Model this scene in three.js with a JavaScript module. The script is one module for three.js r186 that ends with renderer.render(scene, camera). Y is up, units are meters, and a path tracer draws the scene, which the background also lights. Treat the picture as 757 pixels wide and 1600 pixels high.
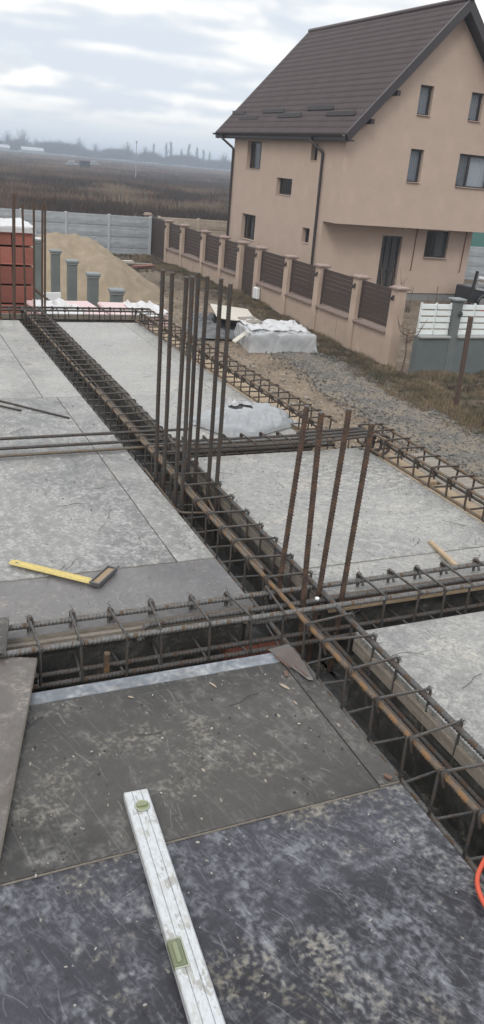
import * as THREE from 'three';
import { mergeGeometries } from 'three/addons/utils/BufferGeometryUtils.js';

// ------------------------------------------------------------------ camera, sky, sun, exposure
const scene = new THREE.Scene();
const camera = new THREE.PerspectiveCamera(64.74, 757 / 1600, 0.05, 6000);
camera.position.set(0, 1.5, 0);
camera.quaternion.setFromRotationMatrix(new THREE.Matrix4().makeBasis(
  new THREE.Vector3(0.91660282, 0.08352186, 0.39097744),
  new THREE.Vector3(0.0837121, 0.91616262, -0.39196726),
  new THREE.Vector3(-0.39093675, 0.39200784, 0.83276546)));
const renderer = new THREE.WebGLRenderer({ antialias: true });
renderer.toneMapping = THREE.LinearToneMapping;
renderer.toneMappingExposure = 1.12;
renderer.shadowMap.enabled = true;

// ------------------------------------------------------------------ noise
let seed = 12345;
function rnd() { seed = (seed + 0x6d2b79f5) | 0; let t = Math.imul(seed ^ (seed >>> 15), 1 | seed); t = (t + Math.imul(t ^ (t >>> 7), 61 | t)) ^ t; return ((t ^ (t >>> 14)) >>> 0) / 4294967296; }
const rr = (a, b) => a + (b - a) * rnd();
const LAT = new Float32Array(65536); for (let i = 0; i < 65536; i++) LAT[i] = rnd();
function vn(x, y, s = 0) {
  x += s * 17.3; y += s * 31.7;
  const xi = Math.floor(x), yi = Math.floor(y); let fx = x - xi, fy = y - yi;
  fx = fx * fx * (3 - 2 * fx); fy = fy * fy * (3 - 2 * fy);
  const a = xi & 255, b = (xi + 1) & 255, c = (yi & 255) << 8, d = ((yi + 1) & 255) << 8;
  const p = LAT[a | c], q = LAT[b | c], r = LAT[a | d], t = LAT[b | d];
  return p + (q - p) * fx + (r - p) * fy + (p - q - r + t) * fx * fy;
}
function fbm(x, y, o = 4, s = 0) { let v = 0, a = 0.5, n = 0; for (let i = 0; i < o; i++) { v += a * vn(x, y, s + i); n += a; a *= 0.5; x = x * 2.03 + 1.7; y = y * 2.03 + 4.1; } return v / n; }
const clamp = (v, a = 0, b = 1) => Math.min(b, Math.max(a, v));
const ss = (a, b, v) => { const t = clamp((v - a) / (b - a)); return t * t * (3 - 2 * t); };
const lerp = (a, b, t) => a + (b - a) * t;
const mix3 = (a, b, t) => [lerp(a[0], b[0], t), lerp(a[1], b[1], t), lerp(a[2], b[2], t)];

// sky: thin layered overcast, a little brighter where the cover is thin
{
  const W = 2048, H = 1024, data = new Float32Array(W * H * 4);
  for (let j = 0; j < H; j++) {
    const el = ((j + 0.5) / H - 0.5) * Math.PI, sy = Math.sin(el), cy = Math.cos(el);
    for (let i = 0; i < W; i++) {
      const az = ((i + 0.5) / W - 0.5) * 2 * Math.PI;
      let c;
      if (sy < 0) c = [0.30, 0.29, 0.28];
      else {
        const k = 1 / (sy + 0.05), px = Math.cos(az) * cy * k, pz = Math.sin(az) * cy * k;
        const wx = fbm(px * 0.6, pz * 0.6, 3, 5) * 1.3;
        const big = fbm(px * 0.55 + wx, pz * 0.55 - wx * 0.6, 4, 11), fine = fbm(px * 2.0 + wx * 2.4, pz * 2.0 + wx, 5, 23);
        const blue = mix3([0.68, 0.73, 0.79], [0.60, 0.675, 0.77], ss(0.0, 0.3, sy));
        const thick = mix3([0.70, 0.74, 0.78], [0.66, 0.71, 0.775], ss(0.03, 0.2, sy));
        c = mix3(blue, thick, ss(0.32, 0.66, big));
        const lit = ss(0.40, 0.60, fine * 0.6 + big * 0.4) * ss(0.012, 0.06, sy);
        c = mix3(c, [1.04, 1.02, 0.97], lit * 0.95);
        const zen = 1.05 * lerp(1, 1.7, ss(0.14, 0.8, sy));
        c = mix3([0.74, 0.79, 0.835], c, ss(0.0, 0.04, sy)).map((v) => v * zen);
      }
      const o = (j * W + i) * 4; data[o] = c[0]; data[o + 1] = c[1]; data[o + 2] = c[2]; data[o + 3] = 1;
    }
  }
  const sky = new THREE.DataTexture(data, W, H, THREE.RGBAFormat, THREE.FloatType);
  sky.mapping = THREE.EquirectangularReflectionMapping; sky.magFilter = THREE.LinearFilter; sky.needsUpdate = true;
  scene.background = sky; scene.environment = sky;
}
const sun = new THREE.DirectionalLight(new THREE.Color(1, 0.95, 0.88), 1.0);
sun.position.set(-14, 26, 12); sun.target.position.set(4, 0, -12); sun.castShadow = true; sun.shadow.radius = 34;
sun.shadow.mapSize.set(2048, 2048); Object.assign(sun.shadow.camera, { left: -35, right: 35, top: 35, bottom: -35, near: 1, far: 120 });
scene.add(sun, sun.target);
scene.fog = new THREE.FogExp2(new THREE.Color(0.66, 0.745, 0.86), 0.0011);

// ------------------------------------------------------------------ building helpers
const used = {};
function numbered(n) { const k = used[n] = (used[n] ?? -1) + 1; return k ? n + '_' + String(k).padStart(3, '0') : n; }
function shadow(m) { m.castShadow = m.receiveShadow = true; return m; }
function thing(name, label, category, pos = [0, 0, 0], turn = 0, group) {
  const o = new THREE.Group(); o.name = numbered(name); o.position.set(...pos); o.rotation.y = turn;
  o.userData = { label, category }; if (group) o.userData.group = group; scene.add(o); return o;
}
function part(name, geo, mat, parent, label) { const m = shadow(new THREE.Mesh(geo, mat)); m.name = name; if (label) m.userData.label = label; parent.add(m); return m; }
function solo(name, geo, mat, label, category, pos, group, turn = 0) { const m = shadow(new THREE.Mesh(geo, mat)); m.name = numbered(name); m.userData = { label, category }; if (group) m.userData.group = group; if (pos) m.position.set(...pos); m.rotation.y = turn; scene.add(m); return m; }
function struct(name, geo, mat, label) { const m = shadow(new THREE.Mesh(geo, mat)); m.name = name; m.userData = { kind: 'structure', label }; scene.add(m); return m; }
const V = (x, y, z) => new THREE.Vector3(x, y, z);

function bare(g) { const n = g.index ? g.toNonIndexed() : g; for (const k of Object.keys(n.attributes)) if (!['position', 'normal', 'uv'].includes(k)) n.deleteAttribute(k); return n; }
const merge = (list) => mergeGeometries(list.map(bare), false);
function metreUV(g) {   // uv in metres across the dominant axis of each face
  g = bare(g); const p = g.attributes.position, uv = new Float32Array(p.count * 2);
  const a = V(), b = V(), c = V();
  for (let i = 0; i < p.count; i += 3) {
    a.fromBufferAttribute(p, i); b.fromBufferAttribute(p, i + 1); c.fromBufferAttribute(p, i + 2);
    const n = b.clone().sub(a).cross(c.clone().sub(a)), x = Math.abs(n.x), y = Math.abs(n.y), z = Math.abs(n.z);
    [a, b, c].forEach((v, k) => { const o = (i + k) * 2; if (y >= x && y >= z) { uv[o] = v.x; uv[o + 1] = v.z; } else if (x >= z) { uv[o] = v.z; uv[o + 1] = v.y; } else { uv[o] = v.x; uv[o + 1] = v.y; } });
  }
  g.setAttribute('uv', new THREE.BufferAttribute(uv, 2)); return g;
}
function box(w, h, d, x = 0, y = 0, z = 0, b = 0.004) {   // chamfered box centred at x, y, z
  b = Math.min(b, w / 3, h / 3, d / 3);
  const X = w / 2, Y = h / 2, Z = d / 2, P = [], tri = (p, q, r, n) => { const e = V(...q).sub(V(...p)).cross(V(...r).sub(V(...p))); if (e.dot(n) < 0) [q, r] = [r, q]; P.push(...p, ...q, ...r); };
  const quad = (p, q, r, s, n) => { tri(p, q, r, n); tri(p, r, s, n); };
  const pt = (ax, sx, sy, sz) => [sx * (X - (ax === 0 ? 0 : b)), sy * (Y - (ax === 1 ? 0 : b)), sz * (Z - (ax === 2 ? 0 : b))];
  for (const s of [-1, 1]) {
    quad(pt(0, s, -1, -1), pt(0, s, 1, -1), pt(0, s, 1, 1), pt(0, s, -1, 1), V(s, 0, 0));
    quad(pt(1, -1, s, -1), pt(1, 1, s, -1), pt(1, 1, s, 1), pt(1, -1, s, 1), V(0, s, 0));
    quad(pt(2, -1, -1, s), pt(2, 1, -1, s), pt(2, 1, 1, s), pt(2, -1, 1, s), V(0, 0, s));
    for (const t of [-1, 1]) {
      quad(pt(0, s, t, -1), pt(0, s, t, 1), pt(1, s, t, 1), pt(1, s, t, -1), V(s, t, 0));
      quad(pt(1, -1, s, t), pt(1, 1, s, t), pt(2, 1, s, t), pt(2, -1, s, t), V(0, s, t));
      quad(pt(0, s, -1, t), pt(0, s, 1, t), pt(2, s, 1, t), pt(2, s, -1, t), V(s, 0, t));
      for (const u of [-1, 1]) tri(pt(0, s, t, u), pt(1, s, t, u), pt(2, s, t, u), V(s, t, u));
    }
  }
  const g = new THREE.BufferGeometry(); g.setAttribute('position', new THREE.Float32BufferAttribute(P, 3)); g.computeVertexNormals();
  g.translate(x, y, z); return metreUV(g);
}
// sweep along a polyline; rad(s, theta) gives the radius
function sweep(pts, rad, seg = 8, caps = true) {
  const n = pts.length, T = [], N = [], B = []; const f = typeof rad === 'function' ? rad : () => rad;
  for (let i = 0; i < n; i++) T.push(pts[Math.min(n - 1, i + 1)].clone().sub(pts[Math.max(0, i - 1)]).normalize());
  let nn = Math.abs(T[0].y) < 0.9 ? V(0, 1, 0) : V(1, 0, 0);
  for (let i = 0; i < n; i++) { nn = nn.clone().sub(T[i].clone().multiplyScalar(nn.dot(T[i]))).normalize(); N.push(nn); B.push(T[i].clone().cross(nn)); }
  const P = [], U = [], I = []; let s = 0;
  for (let i = 0; i < n; i++) {
    if (i) s += pts[i].distanceTo(pts[i - 1]);
    for (let k = 0; k <= seg; k++) {
      const a = k / seg * Math.PI * 2, r = f(s, a, i), c = Math.cos(a) * r, d = Math.sin(a) * r;
      P.push(pts[i].x + N[i].x * c + B[i].x * d, pts[i].y + N[i].y * c + B[i].y * d, pts[i].z + N[i].z * c + B[i].z * d); U.push(s, k / seg * 0.05);
    }
  }
  const w = seg + 1;
  for (let i = 0; i < n - 1; i++) for (let k = 0; k < seg; k++) { const a = i * w + k; I.push(a, a + 1, a + w, a + 1, a + w + 1, a + w); }
  if (caps) for (const i of [0, n - 1]) { const c = P.length / 3; P.push(pts[i].x, pts[i].y, pts[i].z); U.push(0, 0); for (let k = 0; k < seg; k++) i ? I.push(c, i * w + k, i * w + k + 1) : I.push(c, k + 1, k); }
  const g = new THREE.BufferGeometry(); g.setAttribute('position', new THREE.Float32BufferAttribute(P, 3)); g.setAttribute('uv', new THREE.Float32BufferAttribute(U, 2)); g.setIndex(I); g.computeVertexNormals(); return g;
}
function rounded(c, r, k = 4) {   // corners of a polyline rounded off
  const out = [c[0].clone()];
  for (let i = 1; i < c.length - 1; i++) {
    const a = c[i - 1].clone().sub(c[i]), b = c[i + 1].clone().sub(c[i]), q = Math.min(r, a.length() * 0.45, b.length() * 0.45);
    const p0 = c[i].clone().addScaledVector(a.normalize(), q), p2 = c[i].clone().addScaledVector(b.normalize(), q);
    for (let j = 0; j <= k; j++) { const t = j / k; out.push(p0.clone().multiplyScalar((1 - t) * (1 - t)).addScaledVector(c[i], 2 * t * (1 - t)).addScaledVector(p2, t * t)); }
  }
  out.push(c[c.length - 1].clone()); return out;
}
function resample(pts, step) { const out = [pts[0].clone()]; for (let i = 1; i < pts.length; i++) { const d = pts[i].distanceTo(pts[i - 1]), n = Math.max(1, Math.round(d / step)); for (let k = 1; k <= n; k++) out.push(pts[i - 1].clone().lerp(pts[i], k / n)); } return out; }
// ribbed reinforcement bar along a polyline
function rebar(pts, R, ribs = true, pitch = 0.0135) {
  if (!ribs) return sweep(resample(pts, 0.2), R, 7);
  return sweep(resample(pts, pitch / 3), (s, a) => { const h = Math.abs(Math.sin(a)), sg = a < Math.PI ? a : a - Math.PI; const k = Math.cos(2 * Math.PI * (s / pitch + (a < Math.PI ? 1 : -1) * sg * 0.33)); return R * (0.90 + 0.34 * ss(0.1, 0.8, k) * (0.25 + 0.75 * h) + (h < 0.2 ? 0.06 : 0)); }, 10);
}
function fromTris(P, mUV = true) { const g = new THREE.BufferGeometry(); g.setAttribute('position', new THREE.Float32BufferAttribute(P, 3)); g.computeVertexNormals(); return mUV ? metreUV(g) : g; }
// grid surface from f(u, v) -> Vector3
function grid(nu, nv, f, uvs = null) {
  const P = [], U = [], I = [];
  for (let j = 0; j <= nv; j++) for (let i = 0; i <= nu; i++) { const p = f(i / nu, j / nv); P.push(p.x, p.y, p.z); const q = uvs ? uvs(i / nu, j / nv, p) : [p.x, p.z]; U.push(q[0], q[1]); }
  const w = nu + 1; for (let j = 0; j < nv; j++) for (let i = 0; i < nu; i++) { const a = j * w + i; I.push(a, a + w, a + 1, a + 1, a + w, a + w + 1); }
  const g = new THREE.BufferGeometry(); g.setAttribute('position', new THREE.Float32BufferAttribute(P, 3)); g.setAttribute('uv', new THREE.Float32BufferAttribute(U, 2)); g.setIndex(I); g.computeVertexNormals(); return g;
}

// ------------------------------------------------------------------ textures and materials
const toS = (v) => { v = clamp(v); return Math.round(255 * (v <= 0.0031308 ? v * 12.92 : 1.055 * Math.pow(v, 1 / 2.4) - 0.055)); };
function textures(w, h, f, repeat = 1) {   // f(x, y in 0..1) -> { c: linear rgb, b: bump 0..1, r: roughness }
  const C = new Uint8Array(w * h * 4), D = new Uint8Array(w * h * 4), R = new Uint8Array(w * h * 4);
  for (let j = 0; j < h; j++) for (let i = 0; i < w; i++) {
    const q = f((i + 0.5) / w, (j + 0.5) / h, i, j), o = (j * w + i) * 4;
    C[o] = toS(q.c[0]); C[o + 1] = toS(q.c[1]); C[o + 2] = toS(q.c[2]); C[o + 3] = 255;
    D[o] = D[o + 1] = D[o + 2] = Math.round(clamp(q.b ?? 0.5) * 255); D[o + 3] = 255;
    R[o] = R[o + 1] = R[o + 2] = Math.round(clamp(q.r ?? 0.7) * 255); R[o + 3] = 255;
  }
  const mk = (d, srgb) => { const t = new THREE.DataTexture(d, w, h); t.magFilter = THREE.LinearFilter; t.wrapS = t.wrapT = THREE.RepeatWrapping; t.repeat.set(repeat, repeat); if (srgb) t.colorSpace = THREE.SRGBColorSpace; t.needsUpdate = true; return t; };
  let lo = 255, hi = 0; for (let i = 0; i < R.length; i += 4) { lo = Math.min(lo, R[i]); hi = Math.max(hi, R[i]); }
  return hi - lo < 3 ? { map: mk(C, true), bumpMap: mk(D), roughness: hi / 255 } : { map: mk(C, true), bumpMap: mk(D), roughnessMap: mk(R) };
}
const std = (o) => new THREE.MeshStandardMaterial({ roughness: 1, side: THREE.DoubleSide, ...o });
const flat = (r, g, b, rough = 0.8, metal = 0) => std({ color: new THREE.Color().setRGB(r, g, b), roughness: rough, metalness: metal });
// periodic fbm so that repeats have no seam
function pn(x, y, per, o, s) { let v = 0, a = 0.5, n = 0; for (let i = 0; i < o; i++) { const P = per << i, X = x * P, Y = y * P; const xi = Math.floor(X), yi = Math.floor(Y); let fx = X - xi, fy = Y - yi; fx = fx * fx * (3 - 2 * fx); fy = fy * fy * (3 - 2 * fy); const h = (p, q) => LAT[((((p % P) + P) % P) + s * 37 & 255) | ((((((q % P) + P) % P) + s * 91 + i * 13) & 255) << 8)]; v += a * lerp(lerp(h(xi, yi), h(xi + 1, yi), fx), lerp(h(xi, yi + 1), h(xi + 1, yi + 1), fx), fy); n += a; a *= 0.5; } return v / n; }
function strokes(w, h, draw) { const c = document.createElement('canvas'); c.width = w; c.height = h; const x = c.getContext('2d'); x.fillStyle = '#000'; x.fillRect(0, 0, w, h); draw(x); const d = x.getImageData(0, 0, w, h).data; return (i, j) => d[(j * w + i) * 4] / 255; }

// film-faced plywood: worn film, dried cement smears, scratches
function filmTex(N, o) {
  const sc = strokes(N, N, (x) => {
    const line = (n, wmin, wmax, lmin, lmax, ang, spread, amin, amax) => { for (let k = 0; k < n; k++) { const a = ang + rr(-spread, spread), l = rr(lmin, lmax) * N, px = rr(0, N), py = rr(0, N); x.strokeStyle = `rgba(255,255,255,${rr(amin, amax)})`; x.lineWidth = rr(wmin, wmax); x.beginPath(); x.moveTo(px, py); x.quadraticCurveTo(px + Math.cos(a) * l * 0.5 + rr(-6, 6), py + Math.sin(a) * l * 0.5 + rr(-6, 6), px + Math.cos(a) * l, py + Math.sin(a) * l); x.stroke(); } };
    line(o.long, 0.6, 1.6, 0.08, 0.4, o.ang, 0.12, 0.1, 0.5); line(o.short, 0.7, 2.2, 0.005, 0.05, o.ang, 0.5, 0.2, 0.8); line(o.cross, 0.6, 1.4, 0.02, 0.12, o.ang + 1.5, 0.5, 0.15, 0.5);
  });
  const brs = strokes(N, N, (x) => { x.lineCap = 'round'; for (let k = 0; k < (o.brush ?? 0); k++) { const a = o.ang + rr(-0.35, 0.35), l = rr(0.01, 0.09) * N, px = rr(0, N), py = rr(0, N), n = 1 + Math.floor(rr(1, 6)); for (let q = 0; q < n; q++) { x.strokeStyle = `rgba(255,255,255,${rr(0.05, 0.32)})`; x.lineWidth = rr(0.8, 3.2); const ox = rr(-7, 7), oy = rr(-7, 7), m = rr(0.3, 1); x.beginPath(); x.moveTo(px + ox, py + oy); x.lineTo(px + ox + Math.cos(a) * l * m, py + oy + Math.sin(a) * l * m); x.stroke(); } } });
  const dk = strokes(N, N, (x) => { for (let k = 0; k < o.dark; k++) { const a = o.ang + rr(-0.25, 0.25), l = rr(0.03, 0.25) * N, px = rr(0, N), py = rr(0, N); x.strokeStyle = `rgba(255,255,255,${rr(0.15, 0.6)})`; x.lineWidth = rr(0.7, 2); x.beginPath(); x.moveTo(px, py); x.lineTo(px + Math.cos(a) * l, py + Math.sin(a) * l); x.stroke(); } });
  const ch = strokes(N, N, (x) => { for (let k = 0; k < o.chips; k++) { const px = rr(0, N), py = rr(0, N), s = rr(1.5, 6); x.fillStyle = `rgba(255,255,255,${rr(0.4, 1)})`; x.beginPath(); for (let i = 0; i < 6; i++) { const a = i / 6 * 6.283, r = s * rr(0.4, 1.2); x.lineTo(px + Math.cos(a) * r * (o.chipX ?? 0.7), py + Math.sin(a) * r * 1.3); } x.fill(); } });
  const ca = Math.cos(o.ang), sa = Math.sin(o.ang);
  return textures(N, N, (u, v, i, j) => {
    const al = u * ca + v * sa, ac = -u * sa + v * ca;
    const wob = fbm(u * 6, v * 6, 3, 3) - 0.5;
    const q = o.fq ?? 1, streak = fbm(al * 11 * q + wob * 3, ac * 26 * q + wob * 6, 6, 7), haze = fbm(u * 5 * q + wob, v * 5 * q, 6, 13), mid = fbm(u * 46 * Math.min(q, 1.6), v * 46 * Math.min(q, 1.6), 4, 19), fine = fbm(u * 150, v * 150, 3, 29), grit = vn(u * N * 0.5, v * N * 0.5, 41);
    const hz = streak * 0.42 + haze * 0.33 + mid * 0.25, m1 = ss(o.h0, o.h0 + 0.34, hz), br = ss(0.2, 0.8, fine * 0.7 + mid * 0.3);
    let c = mix3(o.base, o.base2, ss(0.35, 0.65, fbm(u * 2.6, v * 2.6, 3, 53)));
    c = mix3(c, o.smear, m1 * br * o.smearA);
    const bs = brs(i, j) * ss(0.25, 0.6, haze) * ss(0.2, 0.7, fine); c = mix3(c, o.smear, bs * 0.85);
    const tan = ss(o.t0 - 0.05, o.t0 + 0.14, fbm(u * 6.5 + wob, v * 6.5, 6, 67) * 0.55 + fine * 0.25 + mid * 0.2); c = mix3(c, o.tan, tan * ss(0.2, 0.65, fine) * o.tanA);
    c = mix3(c, o.smear.map((q) => Math.min(0.6, q * 1.25)), sc(i, j) * o.scA); c = mix3(c, o.base.map((q) => q * 0.4), dk(i, j) * o.dkA); const cp = ch(i, j); c = mix3(c, o.chipC, cp * 0.75);
    const gm = o.grain ?? 0.2, g = 1 + gm * (grit * 0.3 + fine * 0.4 + mid * 0.3 - 0.5) * 2; c = c.map((q) => q * g);
    return { c, b: 0.5 + (fine - 0.5) * 0.35 + m1 * br * 0.15 + tan * 0.2 - dk(i, j) * 0.3 + sc(i, j) * 0.1 - cp * 0.25, r: clamp(o.r0 + m1 * br * 0.25 + tan * 0.3 + (fine - 0.5) * 0.25) };
  });
}
const film = (N, o) => { const t = filmTex(N, o); for (const m of [t.map, t.bumpMap, t.roughnessMap]) if (m) m.wrapS = m.wrapT = THREE.MirroredRepeatWrapping; return new THREE.MeshPhysicalMaterial({ roughness: 1, side: THREE.DoubleSide, ...t, bumpScale: 0.0012, specularIntensity: o.spec ?? 0.8 }); };
const M = {};
M.filmDark = film(1024, { base: [0.026, 0.025, 0.030], base2: [0.046, 0.045, 0.053], smear: [0.215, 0.218, 0.238], smearA: 0.72, h0: 0.40, fq: 1.6, tan: [0.28, 0.25, 0.19], t0: 0.625, tanA: 0.5, grain: 0.34, spec: 0.4, ang: 1.15, brush: 1500, long: 30, short: 1100, cross: 130, scA: 0.4, dark: 420, dkA: 0.6, chips: 60, chipC: [0.25, 0.24, 0.21], r0: 0.42 });
M.filmGrey = film(1024, { base: [0.068, 0.063, 0.058], base2: [0.043, 0.040, 0.038], smear: [0.22, 0.213, 0.20], smearA: 0.65, h0: 0.46, tan: [0.30, 0.275, 0.23], t0: 0.62, tanA: 0.32, grain: 0.3, spec: 0.4, ang: 1.35, brush: 520, long: 45, short: 420, cross: 40, scA: 0.5, dark: 220, dkA: 0.6, chips: 170, chipC: [0.36, 0.31, 0.25], chipX: 0.5, r0: 0.45 });
const paleOpt = { base: [0.18, 0.175, 0.167], base2: [0.13, 0.127, 0.125], smear: [0.41, 0.40, 0.38], smearA: 0.68, h0: 0.31, fq: 2.1, grain: 0.2, brush: 700, tan: [0.36, 0.32, 0.27], t0: 0.62, tanA: 0.4, ang: 1.0, long: 14, short: 260, cross: 40, scA: 0.25, dark: 160, dkA: 0.4, chips: 60, chipC: [0.07, 0.065, 0.06], r0: 0.46 };
M.filmPale = film(1024, paleOpt);
M.filmLight = film(1024, { ...paleOpt, base: [0.22, 0.212, 0.198], base2: [0.175, 0.17, 0.162], smear: [0.43, 0.415, 0.385], ang: 0.35, r0: 0.3, brush: 500, fq: 1.3, smearA: 0.6, tan: [0.48, 0.42, 0.35] });
M.filmSmooth = film(512, { ...paleOpt, base: [0.135, 0.127, 0.125], base2: [0.11, 0.103, 0.104], smear: [0.26, 0.25, 0.24], smearA: 0.4, h0: 0.46, brush: 120, short: 200 });
M.filmStrip = film(512, { ...paleOpt, base: [0.14, 0.152, 0.17], base2: [0.11, 0.12, 0.135], smear: [0.34, 0.36, 0.39] });
M.filmBrown = film(512, { base: [0.075, 0.056, 0.048], base2: [0.095, 0.083, 0.075], smear: [0.22, 0.20, 0.185], smearA: 0.7, h0: 0.42, tan: [0.30, 0.26, 0.21], t0: 0.63, tanA: 0.4, ang: 1.9, long: 30, short: 160, cross: 70, scA: 0.4, dark: 70, dkA: 0.4, chips: 30, chipC: [0.34, 0.28, 0.2], r0: 0.42 });
M.filmBlack = film(512, { base: [0.032, 0.031, 0.03], base2: [0.055, 0.053, 0.05], smear: [0.20, 0.195, 0.185], smearA: 0.7, h0: 0.42, tan: [0.24, 0.21, 0.165], t0: 0.62, tanA: 0.5, ang: 1.5, long: 40, short: 300, cross: 40, scA: 0.4, dark: 40, dkA: 0.4, chips: 30, chipC: [0.2, 0.17, 0.13], r0: 0.5 });
function woodTex(c0, c1, N = 512) { return textures(N, N, (u, v) => { const w = pn(u, v, 4, 3, 3), g = pn(u * 0.25 + w * 0.05, v * 3, 8, 5, 9), f = pn(u * 0.5, v, 64, 2, 5); return { c: mix3(c0, c1, clamp(g * 0.75 + f * 0.4 - 0.1)), b: g * 0.6 + f * 0.4, r: 0.8 }; }, 2.5); }
M.wood = std({ ...woodTex([0.26, 0.185, 0.115], [0.48, 0.37, 0.25]), bumpScale: 0.002 });
M.woodGrey = std({ ...woodTex([0.13, 0.11, 0.09], [0.30, 0.265, 0.22]), bumpScale: 0.002 });
M.woodBrown = std({ ...woodTex([0.07, 0.04, 0.03], [0.17, 0.10, 0.075]), bumpScale: 0.002 });
M.woodPale = std({ ...woodTex([0.42, 0.38, 0.32], [0.60, 0.56, 0.49]), bumpScale: 0.002 });
function steelTex(a, b, c, t) { return textures(256, 256, (u, v) => { const n = pn(u, v, 8, 5, 4), m = pn(u, v, 32, 3, 8), q = ss(t, t + 0.2, n); let k = mix3(a, b, m); k = mix3(k, c, q * 0.85); return { c: k, b: m, r: 0.5 + 0.35 * q + 0.15 * m }; }, 6); }
M.steel = std({ ...steelTex([0.085, 0.082, 0.08], [0.19, 0.185, 0.18], [0.13, 0.085, 0.055], 0.56), metalness: 0.35, bumpScale: 0.0006 });
M.steelDark = std({ ...steelTex([0.04, 0.036, 0.034], [0.09, 0.082, 0.076], [0.09, 0.055, 0.038], 0.56), metalness: 0.3, bumpScale: 0.0006 });
M.steelMid = std({ ...steelTex([0.055, 0.052, 0.051], [0.13, 0.125, 0.122], [0.10, 0.065, 0.042], 0.58), metalness: 0.35, bumpScale: 0.0006 });
M.steelRust = std({ ...steelTex([0.072, 0.052, 0.038], [0.145, 0.105, 0.075], [0.21, 0.115, 0.05], 0.55), metalness: 0.1, bumpScale: 0.0008 });
M.steelBrown = std({ ...steelTex([0.045, 0.031, 0.025], [0.095, 0.062, 0.048], [0.115, 0.068, 0.044], 0.52), metalness: 0.15, bumpScale: 0.0008 });
M.steelTan = std({ ...steelTex([0.075, 0.064, 0.052], [0.17, 0.145, 0.115], [0.17, 0.105, 0.06], 0.54), metalness: 0.25, bumpScale: 0.0006 });
const stucco = (c, amp = 0.1) => std({ ...textures(512, 512, (u, v) => { const a = pn(u, v, 4, 4, 2), f = pn(u, v, 128, 2, 6); return { c: c.map((q) => q * (1 + (a - 0.5) * amp * 1.6 + (f - 0.5) * 0.16)), b: f, r: 0.92 }; }, 0.5), bumpScale: 0.003 });
M.stucco = stucco([0.42, 0.322, 0.262]); M.stuccoFence = stucco([0.40, 0.302, 0.24], 0.25);
M.plinth = stucco([0.21, 0.21, 0.205], 0.3); M.greyGreen = stucco([0.115, 0.13, 0.13], 0.25); M.pillarGrey = stucco([0.13, 0.145, 0.14], 0.3);
M.darkFrame = flat(0.022, 0.02, 0.021, 0.4); M.brownMetal = std({ color: new THREE.Color().setRGB(0.06, 0.043, 0.04), roughness: 0.5, metalness: 0.1 });
M.brownTrim = flat(0.028, 0.02, 0.021, 0.42); M.slat = new THREE.MeshPhysicalMaterial({ side: THREE.DoubleSide, specularIntensity: 0.4, ...textures(128, 128, (u, v) => { const f = pn(u * 0.2, v * 2, 8, 4, 5); return { c: mix3([0.040, 0.028, 0.024], [0.072, 0.052, 0.045], f), b: f, r: 0.55 }; }, 1.5), bumpScale: 0.001 });
M.cap = std({ ...textures(128, 128, (u, v) => { const f = pn(u, v, 8, 4, 5); return { c: mix3([0.16, 0.11, 0.095], [0.26, 0.19, 0.165], f), b: f, r: 0.8 }; }, 2), bumpScale: 0.002 });
M.capGrey = flat(0.19, 0.205, 0.205, 0.8);
M.roof = new THREE.MeshPhysicalMaterial({ side: THREE.DoubleSide, specularIntensity: 0.45, ...textures(256, 256, (u, v) => { const f = pn(u, v, 4, 5, 5); return { c: mix3([0.046, 0.032, 0.031], [0.074, 0.053, 0.051], f), b: f, r: 0.4 }; }, 0.6), bumpScale: 0.0004 });
M.glass = new THREE.MeshPhysicalMaterial({ color: 0xffffff, transmission: 1, thickness: 0, roughness: 0.02, ior: 1.5, side: THREE.DoubleSide });
M.curtain = flat(0.24, 0.265, 0.30, 0.95); M.curtainDark = flat(0.05, 0.05, 0.055, 0.95); M.white = flat(0.72, 0.73, 0.73, 0.55);
M.whiteFence = std({ ...textures(256, 256, (u, v) => { const f = pn(u, v, 8, 5, 5), d = ss(0.55, 0.72, pn(u, v, 4, 5, 9)); return { c: mix3([0.60, 0.63, 0.62].map((q) => q * (0.9 + 0.2 * f)), [0.40, 0.43, 0.40], d * 0.6), b: f, r: 0.8 }; }, 1), bumpScale: 0.004 });
M.plasticWhite = new THREE.MeshPhysicalMaterial({ color: new THREE.Color().setRGB(0.60, 0.59, 0.59), roughness: 0.32, transmission: 0.25, thickness: 0, side: THREE.DoubleSide });
M.plasticClear = new THREE.MeshPhysicalMaterial({ color: new THREE.Color().setRGB(0.88, 0.89, 0.9), roughness: 0.2, transmission: 0.68, thickness: 0, side: THREE.DoubleSide });
M.blackPlastic = flat(0.015, 0.015, 0.016, 0.3);
M.brick = std({ ...textures(256, 256, (u, v) => { const f = pn(u, v, 8, 5, 5), d = pn(u, v, 3, 3, 9); return { c: mix3([0.17, 0.057, 0.042], [0.27, 0.10, 0.072], f * 0.7 + d * 0.3), b: f, r: 0.8 }; }, 1.5), bumpScale: 0.003 });
M.brickDark = flat(0.17, 0.055, 0.035, 0.9); M.pinkFoil = flat(0.56, 0.40, 0.39, 0.4); M.redFoil = flat(0.33, 0.03, 0.04, 0.4);
M.stoneWall = std({ ...textures(256, 256, (u, v) => { const f = pn(u * 0.6, v, 8, 5, 5), d = pn(u, v, 4, 3, 9); return { c: mix3([0.25, 0.27, 0.29], [0.36, 0.38, 0.395], f * 0.6 + d * 0.4), b: f, r: 0.9 }; }, 0.8), bumpScale: 0.02 });
M.stoneTan = std({ ...textures(256, 256, (u, v) => { const f = pn(u * 0.6, v, 8, 5, 5); return { c: mix3([0.34, 0.28, 0.22], [0.46, 0.39, 0.32], f), b: f, r: 0.9 }; }, 0.8), bumpScale: 0.02 });
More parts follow.
